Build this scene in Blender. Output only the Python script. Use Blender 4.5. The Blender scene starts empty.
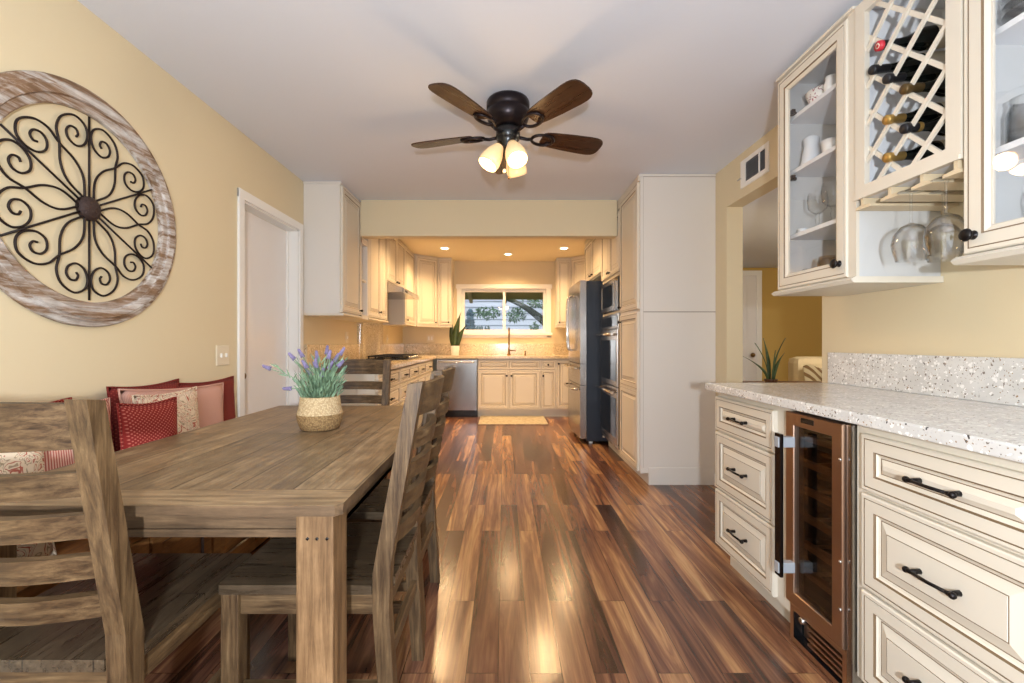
import bpy, bmesh, math, random
from mathutils import Vector, Matrix
random.seed(7)
C = bpy.context.scene.collection
scn = bpy.context.scene
PI = math.pi

# ---------------------------------------------------------------- camera, world, lights, exposure
H, F = 1.117, 450.0
VX, VY = 504.0, 342.5
CEIL = 2.44
cam_d = bpy.data.cameras.new('camera'); cam = bpy.data.objects.new('camera', cam_d); C.objects.link(cam)
cam.location = (0, 0, H); cam.rotation_euler = (PI/2, 0, 0)
cam_d.sensor_width = 36; cam_d.lens = F/1024*36
cam_d.shift_x = (512-VX)/1024; cam_d.shift_y = (VY-341.5)/1024
cam_d.clip_start = .02; cam_d.clip_end = 100
scn.camera = cam
scn.view_settings.view_transform = 'Standard'; scn.view_settings.look = 'None'
scn.view_settings.gamma = 1; scn.view_settings.use_curve_mapping = False
scn.view_settings.exposure = 0.0

w = bpy.data.worlds.new('world'); scn.world = w; w.use_nodes = True
bg = w.node_tree.nodes['Background']; bg.inputs[0].default_value = (.80, .88, 1, 1); bg.inputs[1].default_value = .9

def light(name, typ, loc, energy, color=(1, 1, 1), rot=(0, 0, 0), size=.1, size_y=None, spot=None, blend=.5):
    d = bpy.data.lights.new(name, typ); d.energy = energy; d.color = color
    if typ == 'AREA':
        d.size = size
        if size_y: d.shape = 'RECTANGLE'; d.size_y = size_y
    elif typ == 'SUN': d.angle = size
    else: d.shadow_soft_size = size
    if typ == 'SPOT': d.spot_size = spot; d.spot_blend = blend
    o = bpy.data.objects.new(name, d); C.objects.link(o); o.location = loc; o.rotation_euler = rot
    return o
WARM = (1, .73, .42)
light('sun', 'SUN', (0, 20, 10), 2.2, (1, .96, .9), (math.radians(40), math.radians(-25), 0), size=.02)
light('rear_fill', 'AREA', (0, -1.6, 1.3), 22, (.78, .89, 1), (PI/2+.35, 0, 0), size=2.9, size_y=1.7)  # added soft fill standing in for unseen windows behind the camera
light('camera_flash', 'POINT', (0, -.62, 1.16), 205, (.88, .94, 1), size=.035)

# ---------------------------------------------------------------- materials
def srgb(r, g, b):
    f = lambda c: (c/255/12.92 if c/255 <= .04045 else ((c/255+.055)/1.055)**2.4)
    return (f(r), f(g), f(b), 1)
def newmat(name):
    m = bpy.data.materials.new(name); m.use_nodes = True
    nt = m.node_tree; return m, nt, nt.nodes['Principled BSDF']
def N(nt, t, **kw):
    n = nt.nodes.new(t)
    for k, v in kw.items():
        if k in n.inputs: n.inputs[k].default_value = v
        else: setattr(n, k, v)
    return n
def ramp(nt, stops, interp='LINEAR'):
    r = nt.nodes.new('ShaderNodeValToRGB'); cr = r.color_ramp; cr.interpolation = interp
    while len(cr.elements) < len(stops): cr.elements.new(.5)
    for e, (p, c) in zip(cr.elements, stops): e.position = p; e.color = c
    return r
def plain(name, col, rough=.5, metal=0, noise=0, bump=0, bscale=60, coat=0, nscale=8, **kw):
    m, nt, p = newmat(name)
    p.inputs['Base Color'].default_value = col; p.inputs['Roughness'].default_value = rough
    p.inputs['Metallic'].default_value = metal; p.inputs['Coat Weight'].default_value = coat
    for k, v in kw.items(): p.inputs[k].default_value = v
    if noise or bump:
        tc = N(nt, 'ShaderNodeTexCoord')
        if noise:
            n = N(nt, 'ShaderNodeTexNoise', Scale=nscale, Detail=5.0); nt.links.new(tc.outputs['Object'], n.inputs['Vector'])
            d = tuple(c*(1-noise) for c in col[:3])+(1,); l = tuple(min(1, c*(1+noise)) for c in col[:3])+(1,)
            r = ramp(nt, [(.3, d), (.7, l)]); nt.links.new(n.outputs['Fac'], r.inputs[0]); nt.links.new(r.outputs[0], p.inputs['Base Color'])
        if bump:
            n = N(nt, 'ShaderNodeTexNoise', Scale=bscale, Detail=3.0); nt.links.new(tc.outputs['Object'], n.inputs['Vector'])
            b = N(nt, 'ShaderNodeBump', Strength=bump, Distance=.004); nt.links.new(n.outputs['Fac'], b.inputs['Height']); nt.links.new(b.outputs[0], p.inputs['Normal'])
    return m
def wood(name, cols, axis='X', scale=1.0, rough=.5, bump=.35, planks=None, spec=.4):
    """weathered wood, grain along an object axis"""
    m, nt, p = newmat(name)
    tc = N(nt, 'ShaderNodeTexCoord'); mp = N(nt, 'ShaderNodeMapping')
    s = {'X': (4, 60, 60), 'Y': (60, 4, 60), 'Z': (60, 60, 4)}[axis]
    mp.inputs['Scale'].default_value = tuple(v*scale for v in s)
    nt.links.new(tc.outputs['Object'], mp.inputs['Vector'])
    vec = mp.outputs[0]
    pl = None
    if planks:
        mp2 = N(nt, 'ShaderNodeMapping'); mp2.inputs['Rotation'].default_value = (0, 0, PI/2 if axis == 'Y' else 0)
        nt.links.new(tc.outputs['Object'], mp2.inputs['Vector'])
        br = N(nt, 'ShaderNodeTexBrick', Scale=1.0); br.offset = .43
        br.inputs['Brick Width'].default_value = planks[1]; br.inputs['Row Height'].default_value = planks[0]
        br.inputs['Mortar Size'].default_value = planks[2]; br.inputs['Mortar Smooth'].default_value = .3
        br.inputs['Color1'].default_value = (0, 0, 0, 1); br.inputs['Color2'].default_value = (1, 1, 1, 1); br.inputs['Mortar'].default_value = (0, 0, 0, 1)
        nt.links.new(mp2.outputs[0], br.inputs['Vector'])
        ad = N(nt, 'ShaderNodeVectorMath', operation='MULTIPLY_ADD'); ad.inputs[1].default_value = (37, 23, 31)
        nt.links.new(br.outputs['Color'], ad.inputs[0]); nt.links.new(vec, ad.inputs[2]); vec = ad.outputs[0]; pl = br
    n = N(nt, 'ShaderNodeTexNoise', Scale=1.0, Detail=9.0, Roughness=.7, Distortion=.35); nt.links.new(vec, n.inputs['Vector'])
    k = len(cols)-1
    r = ramp(nt, [(.28+.46*i/k, c) for i, c in enumerate(cols)]); nt.links.new(n.outputs['Fac'], r.inputs[0])
    out = r.outputs[0]
    # broad blotches of wear
    n2 = N(nt, 'ShaderNodeTexNoise', Scale=9.0, Detail=6.0, Roughness=.65); nt.links.new(tc.outputs['Object'], n2.inputs['Vector'])
    r2 = ramp(nt, [(.35, (.74, .72, .69, 1)), (.66, (1.08, 1.07, 1.05, 1))]); nt.links.new(n2.outputs['Fac'], r2.inputs[0])
    mx = N(nt, 'ShaderNodeMixRGB', blend_type='MULTIPLY'); mx.inputs[0].default_value = 1
    nt.links.new(out, mx.inputs[1]); nt.links.new(r2.outputs[0], mx.inputs[2]); out = mx.outputs[0]
    hgt = n.outputs['Fac']
    if pl:
        r3 = ramp(nt, [(0, (.80, .78, .76, 1)), (1, (1.14, 1.12, 1.1, 1))]); nt.links.new(pl.outputs['Color'], r3.inputs[0])
        m3 = N(nt, 'ShaderNodeMixRGB', blend_type='MULTIPLY'); m3.inputs[0].default_value = 1
        nt.links.new(out, m3.inputs[1]); nt.links.new(r3.outputs[0], m3.inputs[2])
        m4 = N(nt, 'ShaderNodeMixRGB'); nt.links.new(pl.outputs['Fac'], m4.inputs[0]); nt.links.new(m3.outputs[0], m4.inputs[1])
        m4.inputs[2].default_value = tuple(c*.35 for c in cols[0][:3])+(1,); out = m4.outputs[0]
    nt.links.new(out, p.inputs['Base Color'])
    rr = ramp(nt, [(.3, (rough-.1,)*3+(1,)), (.7, (rough+.12,)*3+(1,))]); nt.links.new(n.outputs['Fac'], rr.inputs[0]); nt.links.new(rr.outputs[0], p.inputs['Roughness'])
    p.inputs['Specular IOR Level'].default_value = spec
    b = N(nt, 'ShaderNodeBump', Strength=bump, Distance=.003); nt.links.new(hgt, b.inputs['Height']); nt.links.new(b.outputs[0], p.inputs['Normal'])
    return m
def floor_mat():
    m, nt, p = newmat('acacia_planks')
    tc = N(nt, 'ShaderNodeTexCoord')
    mr = N(nt, 'ShaderNodeMapping'); mr.inputs['Rotation'].default_value = (0, 0, PI/2); mr.inputs['Location'].default_value = (.37, .02, 0)
    nt.links.new(tc.outputs['Object'], mr.inputs['Vector'])
    def brick(off, wdt):
        br = N(nt, 'ShaderNodeTexBrick', Scale=1.0); br.offset = off; br.offset_frequency = 2
        br.inputs['Brick Width'].default_value = wdt; br.inputs['Row Height'].default_value = .108
        br.inputs['Mortar Size'].default_value = .0011; br.inputs['Mortar Smooth'].default_value = .2
        br.inputs['Color1'].default_value = (0, 0, 0, 1); br.inputs['Color2'].default_value = (1, 1, 1, 1); br.inputs['Mortar'].default_value = (.5, .5, .5, 1)
        nt.links.new(mr.outputs[0], br.inputs['Vector']); return br
    br = brick(.37, 1.15)
    mp = N(nt, 'ShaderNodeMapping'); mp.inputs['Scale'].default_value = (12, .8, 12); nt.links.new(tc.outputs['Object'], mp.inputs['Vector'])
    ad = N(nt, 'ShaderNodeVectorMath', operation='MULTIPLY_ADD'); ad.inputs[1].default_value = (53, 31, 17)
    nt.links.new(br.outputs['Color'], ad.inputs[0]); nt.links.new(mp.outputs[0], ad.inputs[2])
    n = N(nt, 'ShaderNodeTexNoise', Scale=1.0, Detail=7.0, Roughness=.6, Distortion=1.3); nt.links.new(ad.outputs[0], n.inputs['Vector'])
    # grain position + plank tint -> ramp
    a1 = N(nt, 'ShaderNodeMath', operation='MULTIPLY'); a1.inputs[1].default_value = 1.05; nt.links.new(n.outputs['Fac'], a1.inputs[0])
    a2 = N(nt, 'ShaderNodeMath', operation='MULTIPLY_ADD'); a2.inputs[1].default_value = .30; nt.links.new(br.outputs['Color'], a2.inputs[0]); nt.links.new(a1.outputs[0], a2.inputs[2])
    r = ramp(nt, [(.44, srgb(48, 30, 25)), (.56, srgb(80, 51, 41)), (.66, srgb(106, 71, 54)), (.77, srgb(132, 93, 68)), (.88, srgb(166, 126, 88)), (1, srgb(192, 154, 110))])
    nt.links.new(a2.outputs[0], r.inputs[0])
    mp2 = N(nt, 'ShaderNodeMapping'); mp2.inputs['Scale'].default_value = (110, 5, 60); nt.links.new(tc.outputs['Object'], mp2.inputs['Vector'])
    nf = N(nt, 'ShaderNodeTexNoise', Scale=1.0, Detail=4.0); nt.links.new(mp2.outputs[0], nf.inputs['Vector'])
    rf = ramp(nt, [(.3, (.72, .70, .68, 1)), (.6, (1.08, 1.06, 1.05, 1))]); nt.links.new(nf.outputs['Fac'], rf.inputs[0])
    mm = N(nt, 'ShaderNodeMixRGB', blend_type='MULTIPLY'); mm.inputs[0].default_value = .8; nt.links.new(r.outputs[0], mm.inputs[1]); nt.links.new(rf.outputs[0], mm.inputs[2])
    m4 = N(nt, 'ShaderNodeMixRGB'); nt.links.new(br.outputs['Fac'], m4.inputs[0]); nt.links.new(mm.outputs[0], m4.inputs[1]); m4.inputs[2].default_value = srgb(38, 22, 16)
    nt.links.new(m4.outputs[0], p.inputs['Base Color'])
    mp3 = N(nt, 'ShaderNodeMapping'); mp3.inputs['Scale'].default_value = (9, 22, 9); nt.links.new(tc.outputs['Object'], mp3.inputs['Vector'])
    ns = N(nt, 'ShaderNodeTexNoise', Scale=1.0, Detail=3.0, Distortion=.6); nt.links.new(mp3.outputs[0], ns.inputs['Vector'])
    b1 = N(nt, 'ShaderNodeBump', Strength=.14, Distance=.004); nt.links.new(ns.outputs['Fac'], b1.inputs['Height'])
    b2 = N(nt, 'ShaderNodeBump', Strength=.18, Distance=.001); nt.links.new(nf.outputs['Fac'], b2.inputs['Height']); nt.links.new(b1.outputs[0], b2.inputs['Normal'])
    nt.links.new(b2.outputs[0], p.inputs['Normal'])
    p.inputs['Roughness'].default_value = .20; p.inputs['Specular IOR Level'].default_value = .6
    return m
def granite(name, base, specks, scale=1.0, rough=.15):
    m, nt, p = newmat(name); tc = N(nt, 'ShaderNodeTexCoord')
    n = N(nt, 'ShaderNodeTexNoise', Scale=14.0*scale, Detail=4.0); nt.links.new(tc.outputs['Object'], n.inputs['Vector'])
    r = ramp(nt, [(.35, tuple(c*.86 for c in base[:3])+(1,)), (.65, base)]); nt.links.new(n.outputs['Fac'], r.inputs[0]); out = r.outputs[0]
    for i, (col, sc, th) in enumerate(specks):
        # warped voronoi chips
        mp = N(nt, 'ShaderNodeMapping'); mp.inputs['Location'].default_value = (i*3.1, i*1.7, i*5.3); nt.links.new(tc.outputs['Object'], mp.inputs['Vector'])
        nz = N(nt, 'ShaderNodeTexNoise', Scale=sc*.9, Detail=2.0); nt.links.new(mp.outputs[0], nz.inputs['Vector'])
        ad = N(nt, 'ShaderNodeVectorMath', operation='MULTIPLY_ADD'); ad.inputs[1].default_value = (1.4/sc,)*3
        nt.links.new(nz.outputs['Color'], ad.inputs[0]); nt.links.new(mp.outputs[0], ad.inputs[2])
        v = N(nt, 'ShaderNodeTexVoronoi', Scale=sc); nt.links.new(ad.outputs[0], v.inputs['Vector'])
        sp = N(nt, 'ShaderNodeSeparateColor'); nt.links.new(v.outputs['Color'], sp.inputs[0])
        # only some cells carry a chip; radius varies
        gt = N(nt, 'ShaderNodeMath', operation='GREATER_THAN'); gt.inputs[1].default_value = .45; nt.links.new(sp.outputs[0], gt.inputs[0])
        ra = N(nt, 'ShaderNodeMath', operation='MULTIPLY_ADD'); ra.inputs[1].default_value = th*.8; ra.inputs[2].default_value = th*.4; nt.links.new(sp.outputs[1], ra.inputs[0])
        lt = N(nt, 'ShaderNodeMath', operation='LESS_THAN'); nt.links.new(v.outputs['Distance'], lt.inputs[0]); nt.links.new(ra.outputs[0], lt.inputs[1])
        mu = N(nt, 'ShaderNodeMath', operation='MULTIPLY'); nt.links.new(gt.outputs[0], mu.inputs[0]); nt.links.new(lt.outputs[0], mu.inputs[1])
        mx = N(nt, 'ShaderNodeMixRGB'); nt.links.new(mu.outputs[0], mx.inputs[0]); nt.links.new(out, mx.inputs[1]); mx.inputs[2].default_value = col; out = mx.outputs[0]
    nt.links.new(out, p.inputs['Base Color']); p.inputs['Roughness'].default_value = rough
    return m
def emis(name, col, st, base=(1, 1, 1, 1)):
    m, nt, p = newmat(name); p.inputs['Base Color'].default_value = base
    p.inputs['Emission Color'].default_value = col; p.inputs['Emission Strength'].default_value = st; p.inputs['Roughness'].default_value = .35
    return m
def pane_mat(name, tint=(1, 1, 1, 1), refl=.10, ex=4.0, edge=None):
    m = bpy.data.materials.new(name); m.use_nodes = True; nt = m.node_tree; nt.nodes.clear()
    t = N(nt, 'ShaderNodeBsdfTransparent'); t.inputs[0].default_value = tint
    g = N(nt, 'ShaderNodeBsdfGlossy', Roughness=.01); g.inputs[0].default_value = (1, 1, 1, 1)
    lw = N(nt, 'ShaderNodeLayerWeight', Blend=.5); f = N(nt, 'ShaderNodeMath', operation='POWER'); f.inputs[1].default_value = ex; nt.links.new(lw.outputs['Facing'], f.inputs[0])
    a = N(nt, 'ShaderNodeMath', operation='MULTIPLY_ADD'); a.inputs[1].default_value = .75; a.inputs[2].default_value = .02+refl*.08
    mx = N(nt, 'ShaderNodeMixShader'); o = N(nt, 'ShaderNodeOutputMaterial')
    if edge:
        er = ramp(nt, [(.35, tint), (.97, edge)]); nt.links.new(lw.outputs['Facing'], er.inputs[0]); nt.links.new(er.outputs[0], t.inputs[0])
    nt.links.new(f.outputs[0], a.inputs[0]); nt.links.new(a.outputs[0], mx.inputs[0]); nt.links.new(t.outputs[0], mx.inputs[1]); nt.links.new(g.outputs[0], mx.inputs[2]); nt.links.new(mx.outputs[0], o.inputs[0])
    return m
def stripes(name, c1, c2, scale, axis='X', thr=.5):
    m, nt, p = newmat(name); tc = N(nt, 'ShaderNodeTexCoord'); wv = N(nt, 'ShaderNodeTexWave', Scale=scale); wv.bands_direction = axis
    nt.links.new(tc.outputs['Object'], wv.inputs['Vector']); r = ramp(nt, [(thr-.08, c1), (thr+.08, c2)]); nt.links.new(wv.outputs['Fac'], r.inputs[0])
    nt.links.new(r.outputs[0], p.inputs['Base Color']); p.inputs['Roughness'].default_value = .9; return m
def dots(name, c1, c2, scale, th):
    m, nt, p = newmat(name); tc = N(nt, 'ShaderNodeTexCoord'); v = N(nt, 'ShaderNodeTexVoronoi', Scale=scale); v.inputs['Randomness'].default_value = 0
    mp = N(nt, 'ShaderNodeMapping'); mp.inputs['Rotation'].default_value = (PI/4, 0, 0); mp.inputs['Scale'].default_value = (0, 1, 1)
    nt.links.new(tc.outputs['Object'], mp.inputs['Vector']); nt.links.new(mp.outputs[0], v.inputs['Vector'])
    r = ramp(nt, [(th, c2), (th+.05, c1)]); nt.links.new(v.outputs['Distance'], r.inputs[0])
    nt.links.new(r.outputs[0], p.inputs['Base Color']); p.inputs['Roughness'].default_value = .9; return m
def paisley(name, base, cols):
    m, nt, p = newmat(name); tc = N(nt, 'ShaderNodeTexCoord')
    n = N(nt, 'ShaderNodeTexNoise', Scale=11.0, Detail=2.0, Distortion=2.2); nt.links.new(tc.outputs['Object'], n.inputs['Vector'])
    mu = N(nt, 'ShaderNodeMath', operation='MULTIPLY'); mu.inputs[1].default_value = 6.0; nt.links.new(n.outputs['Fac'], mu.inputs[0])
    fr = N(nt, 'ShaderNodeMath', operation='FRACT'); nt.links.new(mu.outputs[0], fr.inputs[0])
    r = ramp(nt, [(0, base), (.34, base), (.40, cols[0]), (.50, cols[0]), (.56, base), (.80, base), (.86, cols[1]), (.94, cols[1]), (1, base)]); nt.links.new(fr.outputs[0], r.inputs[0])
    nt.links.new(r.outputs[0], p.inputs['Base Color']); p.inputs['Roughness'].default_value = .9; return m
def basket_mat():
    m, nt, p = newmat('woven_seagrass'); tc = N(nt, 'ShaderNodeTexCoord')
    w1 = N(nt, 'ShaderNodeTexWave', Scale=22.0, Distortion=1.5); w1.bands_direction = 'Z'; nt.links.new(tc.outputs['Object'], w1.inputs['Vector'])
    v = N(nt, 'ShaderNodeTexVoronoi', Scale=150.0); nt.links.new(tc.outputs['Object'], v.inputs['Vector'])
    sz = N(nt, 'ShaderNodeSeparateXYZ'); nt.links.new(tc.outputs['Object'], sz.inputs[0])
    lt = N(nt, 'ShaderNodeMath', operation='GREATER_THAN'); lt.inputs[1].default_value = .066; nt.links.new(sz.outputs['Z'], lt.inputs[0])
    ra = ramp(nt, [(0, srgb(176, 146, 100)), (.35, srgb(160, 130, 86)), (.7, srgb(132, 102, 66))]); rb = ramp(nt, [(0, srgb(222, 202, 164)), (.35, srgb(206, 182, 142)), (.7, srgb(184, 156, 116))])
    nt.links.new(v.outputs['Distance'], ra.inputs[0]); nt.links.new(v.outputs['Distance'], rb.inputs[0])
    mx = N(nt, 'ShaderNodeMixRGB'); nt.links.new(lt.outputs[0], mx.inputs[0]); nt.links.new(ra.outputs[0], mx.inputs[1]); nt.links.new(rb.outputs[0], mx.inputs[2])
    nt.links.new(mx.outputs[0], p.inputs['Base Color']); p.inputs['Roughness'].default_value = .85
    b = N(nt, 'ShaderNodeBump', Strength=.7, Distance=.004); nt.links.new(v.outputs['Distance'], b.inputs['Height']); nt.links.new(b.outputs[0], p.inputs['Normal'])
    return m
def brushed(name, col, rough=.25, metal=1.0):
    m, nt, p = newmat(name); tc = N(nt, 'ShaderNodeTexCoord'); mp = N(nt, 'ShaderNodeMapping'); mp.inputs['Scale'].default_value = (40, 40, 300)
    nt.links.new(tc.outputs['Object'], mp.inputs['Vector']); n = N(nt, 'ShaderNodeTexNoise', Scale=1.0, Detail=2.0); nt.links.new(mp.outputs[0], n.inputs['Vector'])
    r = ramp(nt, [(.3, (rough*.93,)*3+(1,)), (.7, (rough*1.07,)*3+(1,))]); nt.links.new(n.outputs['Fac'], r.inputs[0]); nt.links.new(r.outputs[0], p.inputs['Roughness'])
    p.inputs['Base Color'].default_value = col; p.inputs['Metallic'].default_value = metal; return m

M = {}
M['wall'] = plain('wall_paint', srgb(219, 204, 171), .6, bump=.06, bscale=180)
M['wall_gold'] = plain('mustard_paint', srgb(196, 162, 88), .7)
M['ceil'] = plain('ceiling_paint', srgb(224, 229, 240), .8, bump=.12, bscale=40)
M['kceil_bounce'] = plain('ceiling_bounce_tint', srgb(232, 218, 186), .6)  # warm bounce light of the kitchen tinted into the ceiling colour
M['white'] = plain('white_trim_paint', srgb(238, 236, 232), .3)
M['doorwhite'] = plain('door_paint', srgb(232, 229, 228), .18)
M['floor'] = floor_mat()
M['cab'] = plain('cream_cabinet_paint', srgb(219, 211, 196), .42)
M['cabside'] = plain('cabinet_side_paint', srgb(222, 216, 208), .4)
M['cabflash'] = plain('flash_tinted_cabinet_side', srgb(204, 205, 205), .45)  # cool cast of the flash painted into the cabinet side colour
M['cabin'] = plain('cabinet_inside', srgb(232, 234, 238), .5)
M['glaze'] = plain('brown_glaze', srgb(120, 98, 72), .45)
M['woodslat'] = plain('raw_slat', srgb(214, 196, 164), .5)
M['granite'] = granite('white_speckled_quartz', srgb(222, 221, 218), [(srgb(204, 203, 202), 120, .35), (srgb(244, 243, 241), 70, .4), (srgb(128, 120, 112), 80, .26), (srgb(70, 66, 66), 52, .16), (srgb(158, 134, 108), 100, .24)])
M['granite2'] = granite('beige_granite', srgb(214, 196, 164), [(srgb(168, 146, 118), 60, .45), (srgb(110, 92, 74), 70, .22), (srgb(236, 222, 196), 50, .4)])
M['black'] = plain('oil_rubbed_bronze', srgb(30, 26, 26), .35, .6)
M['blackpl'] = plain('black_enamel', srgb(16, 16, 18), .25)
M['steel'] = brushed('stainless', srgb(170, 165, 160), .24)
M['steelsmooth'] = plain('polished_steel', srgb(205, 203, 200), .18, 1)
M['copper'] = brushed('warm_stainless', srgb(180, 154, 136), .34)
M['fridgeside'] = plain('dark_fridge_side', srgb(38, 46, 58), .45, .2)
M['darkglass'] = plain('oven_glass', srgb(14, 14, 16), .06)
M['iron'] = plain('wrought_iron', srgb(40, 30, 28), .55, .5, bump=.3, bscale=120)
M['ring'] = wood('whitewashed_wood', [srgb(84, 58, 38), srgb(138, 110, 86), srgb(206, 202, 200), srgb(214, 212, 212)], 'Y', .5, .6, .6)
M['tabletop'] = wood('weathered_table_boards', [srgb(74, 56, 38), srgb(118, 96, 70), srgb(152, 130, 100), srgb(186, 166, 134)], 'Y', 1.0, .42, .4, planks=(.15, 5, .0016), spec=.5)
M['tableend'] = wood('weathered_end_boards', [srgb(74, 56, 38), srgb(118, 96, 70), srgb(152, 130, 100), srgb(186, 166, 134)], 'X', 1.0, .42, .4, planks=(.5, 5, .001), spec=.5)
M['tableleg'] = wood('table_leg_wood', [srgb(66, 48, 32), srgb(106, 80, 54), srgb(138, 108, 76), srgb(160, 130, 96)], 'Z', 1.0, .5)
M['tableapr'] = wood('table_apron_wood', [srgb(62, 48, 36), srgb(96, 76, 56), srgb(126, 102, 76)], 'X', 1.0, .5)
CW = [srgb(38, 28, 20), srgb(76, 57, 38), srgb(106, 84, 58), srgb(136, 112, 82)]
M['chZ'] = wood('chair_post_wood', CW, 'Z', 1.2, .45, .4)
M['chX'] = wood('chair_slat_wood', CW, 'X', 1.2, .45, .4)
M['chY'] = wood('chair_rail_wood', CW, 'Y', 1.2, .45, .4)
M['seat'] = wood('chair_seat_wood', [srgb(44, 36, 28), srgb(74, 62, 48), srgb(108, 94, 76)], 'Y', 1.0, .3, .4, planks=(.145, 4, .0015), spec=.6)
M['bench'] = wood('bench_wood', [srgb(110, 72, 38), srgb(160, 110, 62), srgb(190, 138, 84)], 'Y', 1.0, .45)
M['pane'] = pane_mat('clear_pane')
M['glass'] = pane_mat('clear_glassware', (.975, .98, .98, 1), .5, 3.0, (.42, .43, .44, 1))
M['amber'] = pane_mat('amber_glassware', (.92, .82, .68, 1), .5, 3.0, (.45, .34, .22, 1))
M['winedark'] = plain('dark_bottle_glass', srgb(14, 18, 16), .08)
M['gold'] = plain('gold_foil', srgb(186, 150, 84), .35, .7)
M['foil'] = plain('black_foil', srgb(34, 34, 38), .35, .3)
M['redfoil'] = plain('red_capsule', srgb(196, 44, 58), .4)
M['label'] = plain('bottle_label', srgb(224, 216, 198), .7)
M['blade'] = wood('walnut_blade', [srgb(44, 26, 18), srgb(58, 36, 24), srgb(74, 46, 30)], 'X', .7, .3, .1)
M['fan'] = plain('fan_bronze', srgb(42, 34, 36), .3, .7)
M['brass'] = plain('aged_brass', srgb(120, 90, 50), .35, .8)
M['shade'] = emis('frosted_amber_shade', (1, .60, .24, 1), .42, (.85, .66, .40, 1))
M['bulb'] = emis('lit_bulb', (1, .86, .62, 1), 9)
M['can'] = emis('lit_downlight', (1, .84, .55, 1), 14)
M['red'] = dots('red_dotted_fabric', srgb(128, 26, 20), srgb(180, 100, 84), 105, .24)
M['redplain'] = dots('dark_red_fabric', srgb(108, 24, 18), srgb(140, 54, 42), 90, .2)
M['pink'] = stripes('dusty_pink_fabric', srgb(186, 138, 122), srgb(204, 160, 144), 60, 'Y')
M['pinkst'] = stripes('pink_striped_fabric', srgb(178, 96, 84), srgb(222, 182, 166), 38, 'Y')
M['redst'] = stripes('red_white_striped_fabric', srgb(170, 48, 42), srgb(232, 216, 200), 42, 'Y')
M['paisley'] = paisley('paisley_fabric', srgb(226, 208, 184), [srgb(176, 96, 80), srgb(166, 146, 122)])
M['basket'] = basket_mat()
M['leaf'] = plain('lavender_leaf', srgb(128, 156, 126), .6, noise=.35, nscale=30)
M['lav'] = plain('lavender_bloom', srgb(140, 130, 168), .8, noise=.35, nscale=60, bump=.8, bscale=300)
M['snake'] = plain('snake_plant_leaf', srgb(60, 78, 44), .45, noise=.4, nscale=25)
M['ceramic'] = plain('white_ceramic', srgb(236, 234, 230), .2)
M['plate'] = plain('switch_plate', srgb(226, 214, 190), .35)
M['soil'] = plain('soil', srgb(50, 38, 28), .9)
M['mat'] = plain('kitchen_mat', srgb(172, 162, 142), .9, noise=.25, nscale=26, bump=.4, bscale=90)
M['ventdark'] = plain('vent_dark', srgb(62, 66, 74), .6)
M['sofa'] = plain('cream_upholstery', srgb(226, 208, 170), .9)
M['throw'] = stripes('striped_throw', srgb(226, 214, 184), srgb(150, 120, 82), 5.5, 'DIAGONAL', .6)
M['darkwood'] = plain('dark_wood', srgb(84, 52, 30), .4)
M['bluechina'] = plain('pale_blue_china', srgb(220, 226, 232), .2)
M['china'] = paisley('floral_china', srgb(240, 238, 234), [srgb(150, 60, 84), srgb(240, 238, 234)])
M['eave'] = plain('olive_eave_paint', srgb(146, 144, 92), .8)
M['siding'] = stripes('pale_siding', srgb(172, 184, 200), srgb(206, 214, 224), 1.3, 'Z', .2)
M['bark'] = plain('bark', srgb(66, 74, 60), .9, noise=.3)
M['leafout'] = plain('garden_leaf', srgb(84, 118, 84), .7, noise=.4)
M['leafblue'] = plain('bluish_shrub_leaf', srgb(72, 112, 128), .7, noise=.4)
M['grass'] = plain('garden_ground', srgb(110, 116, 84), .9)

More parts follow.
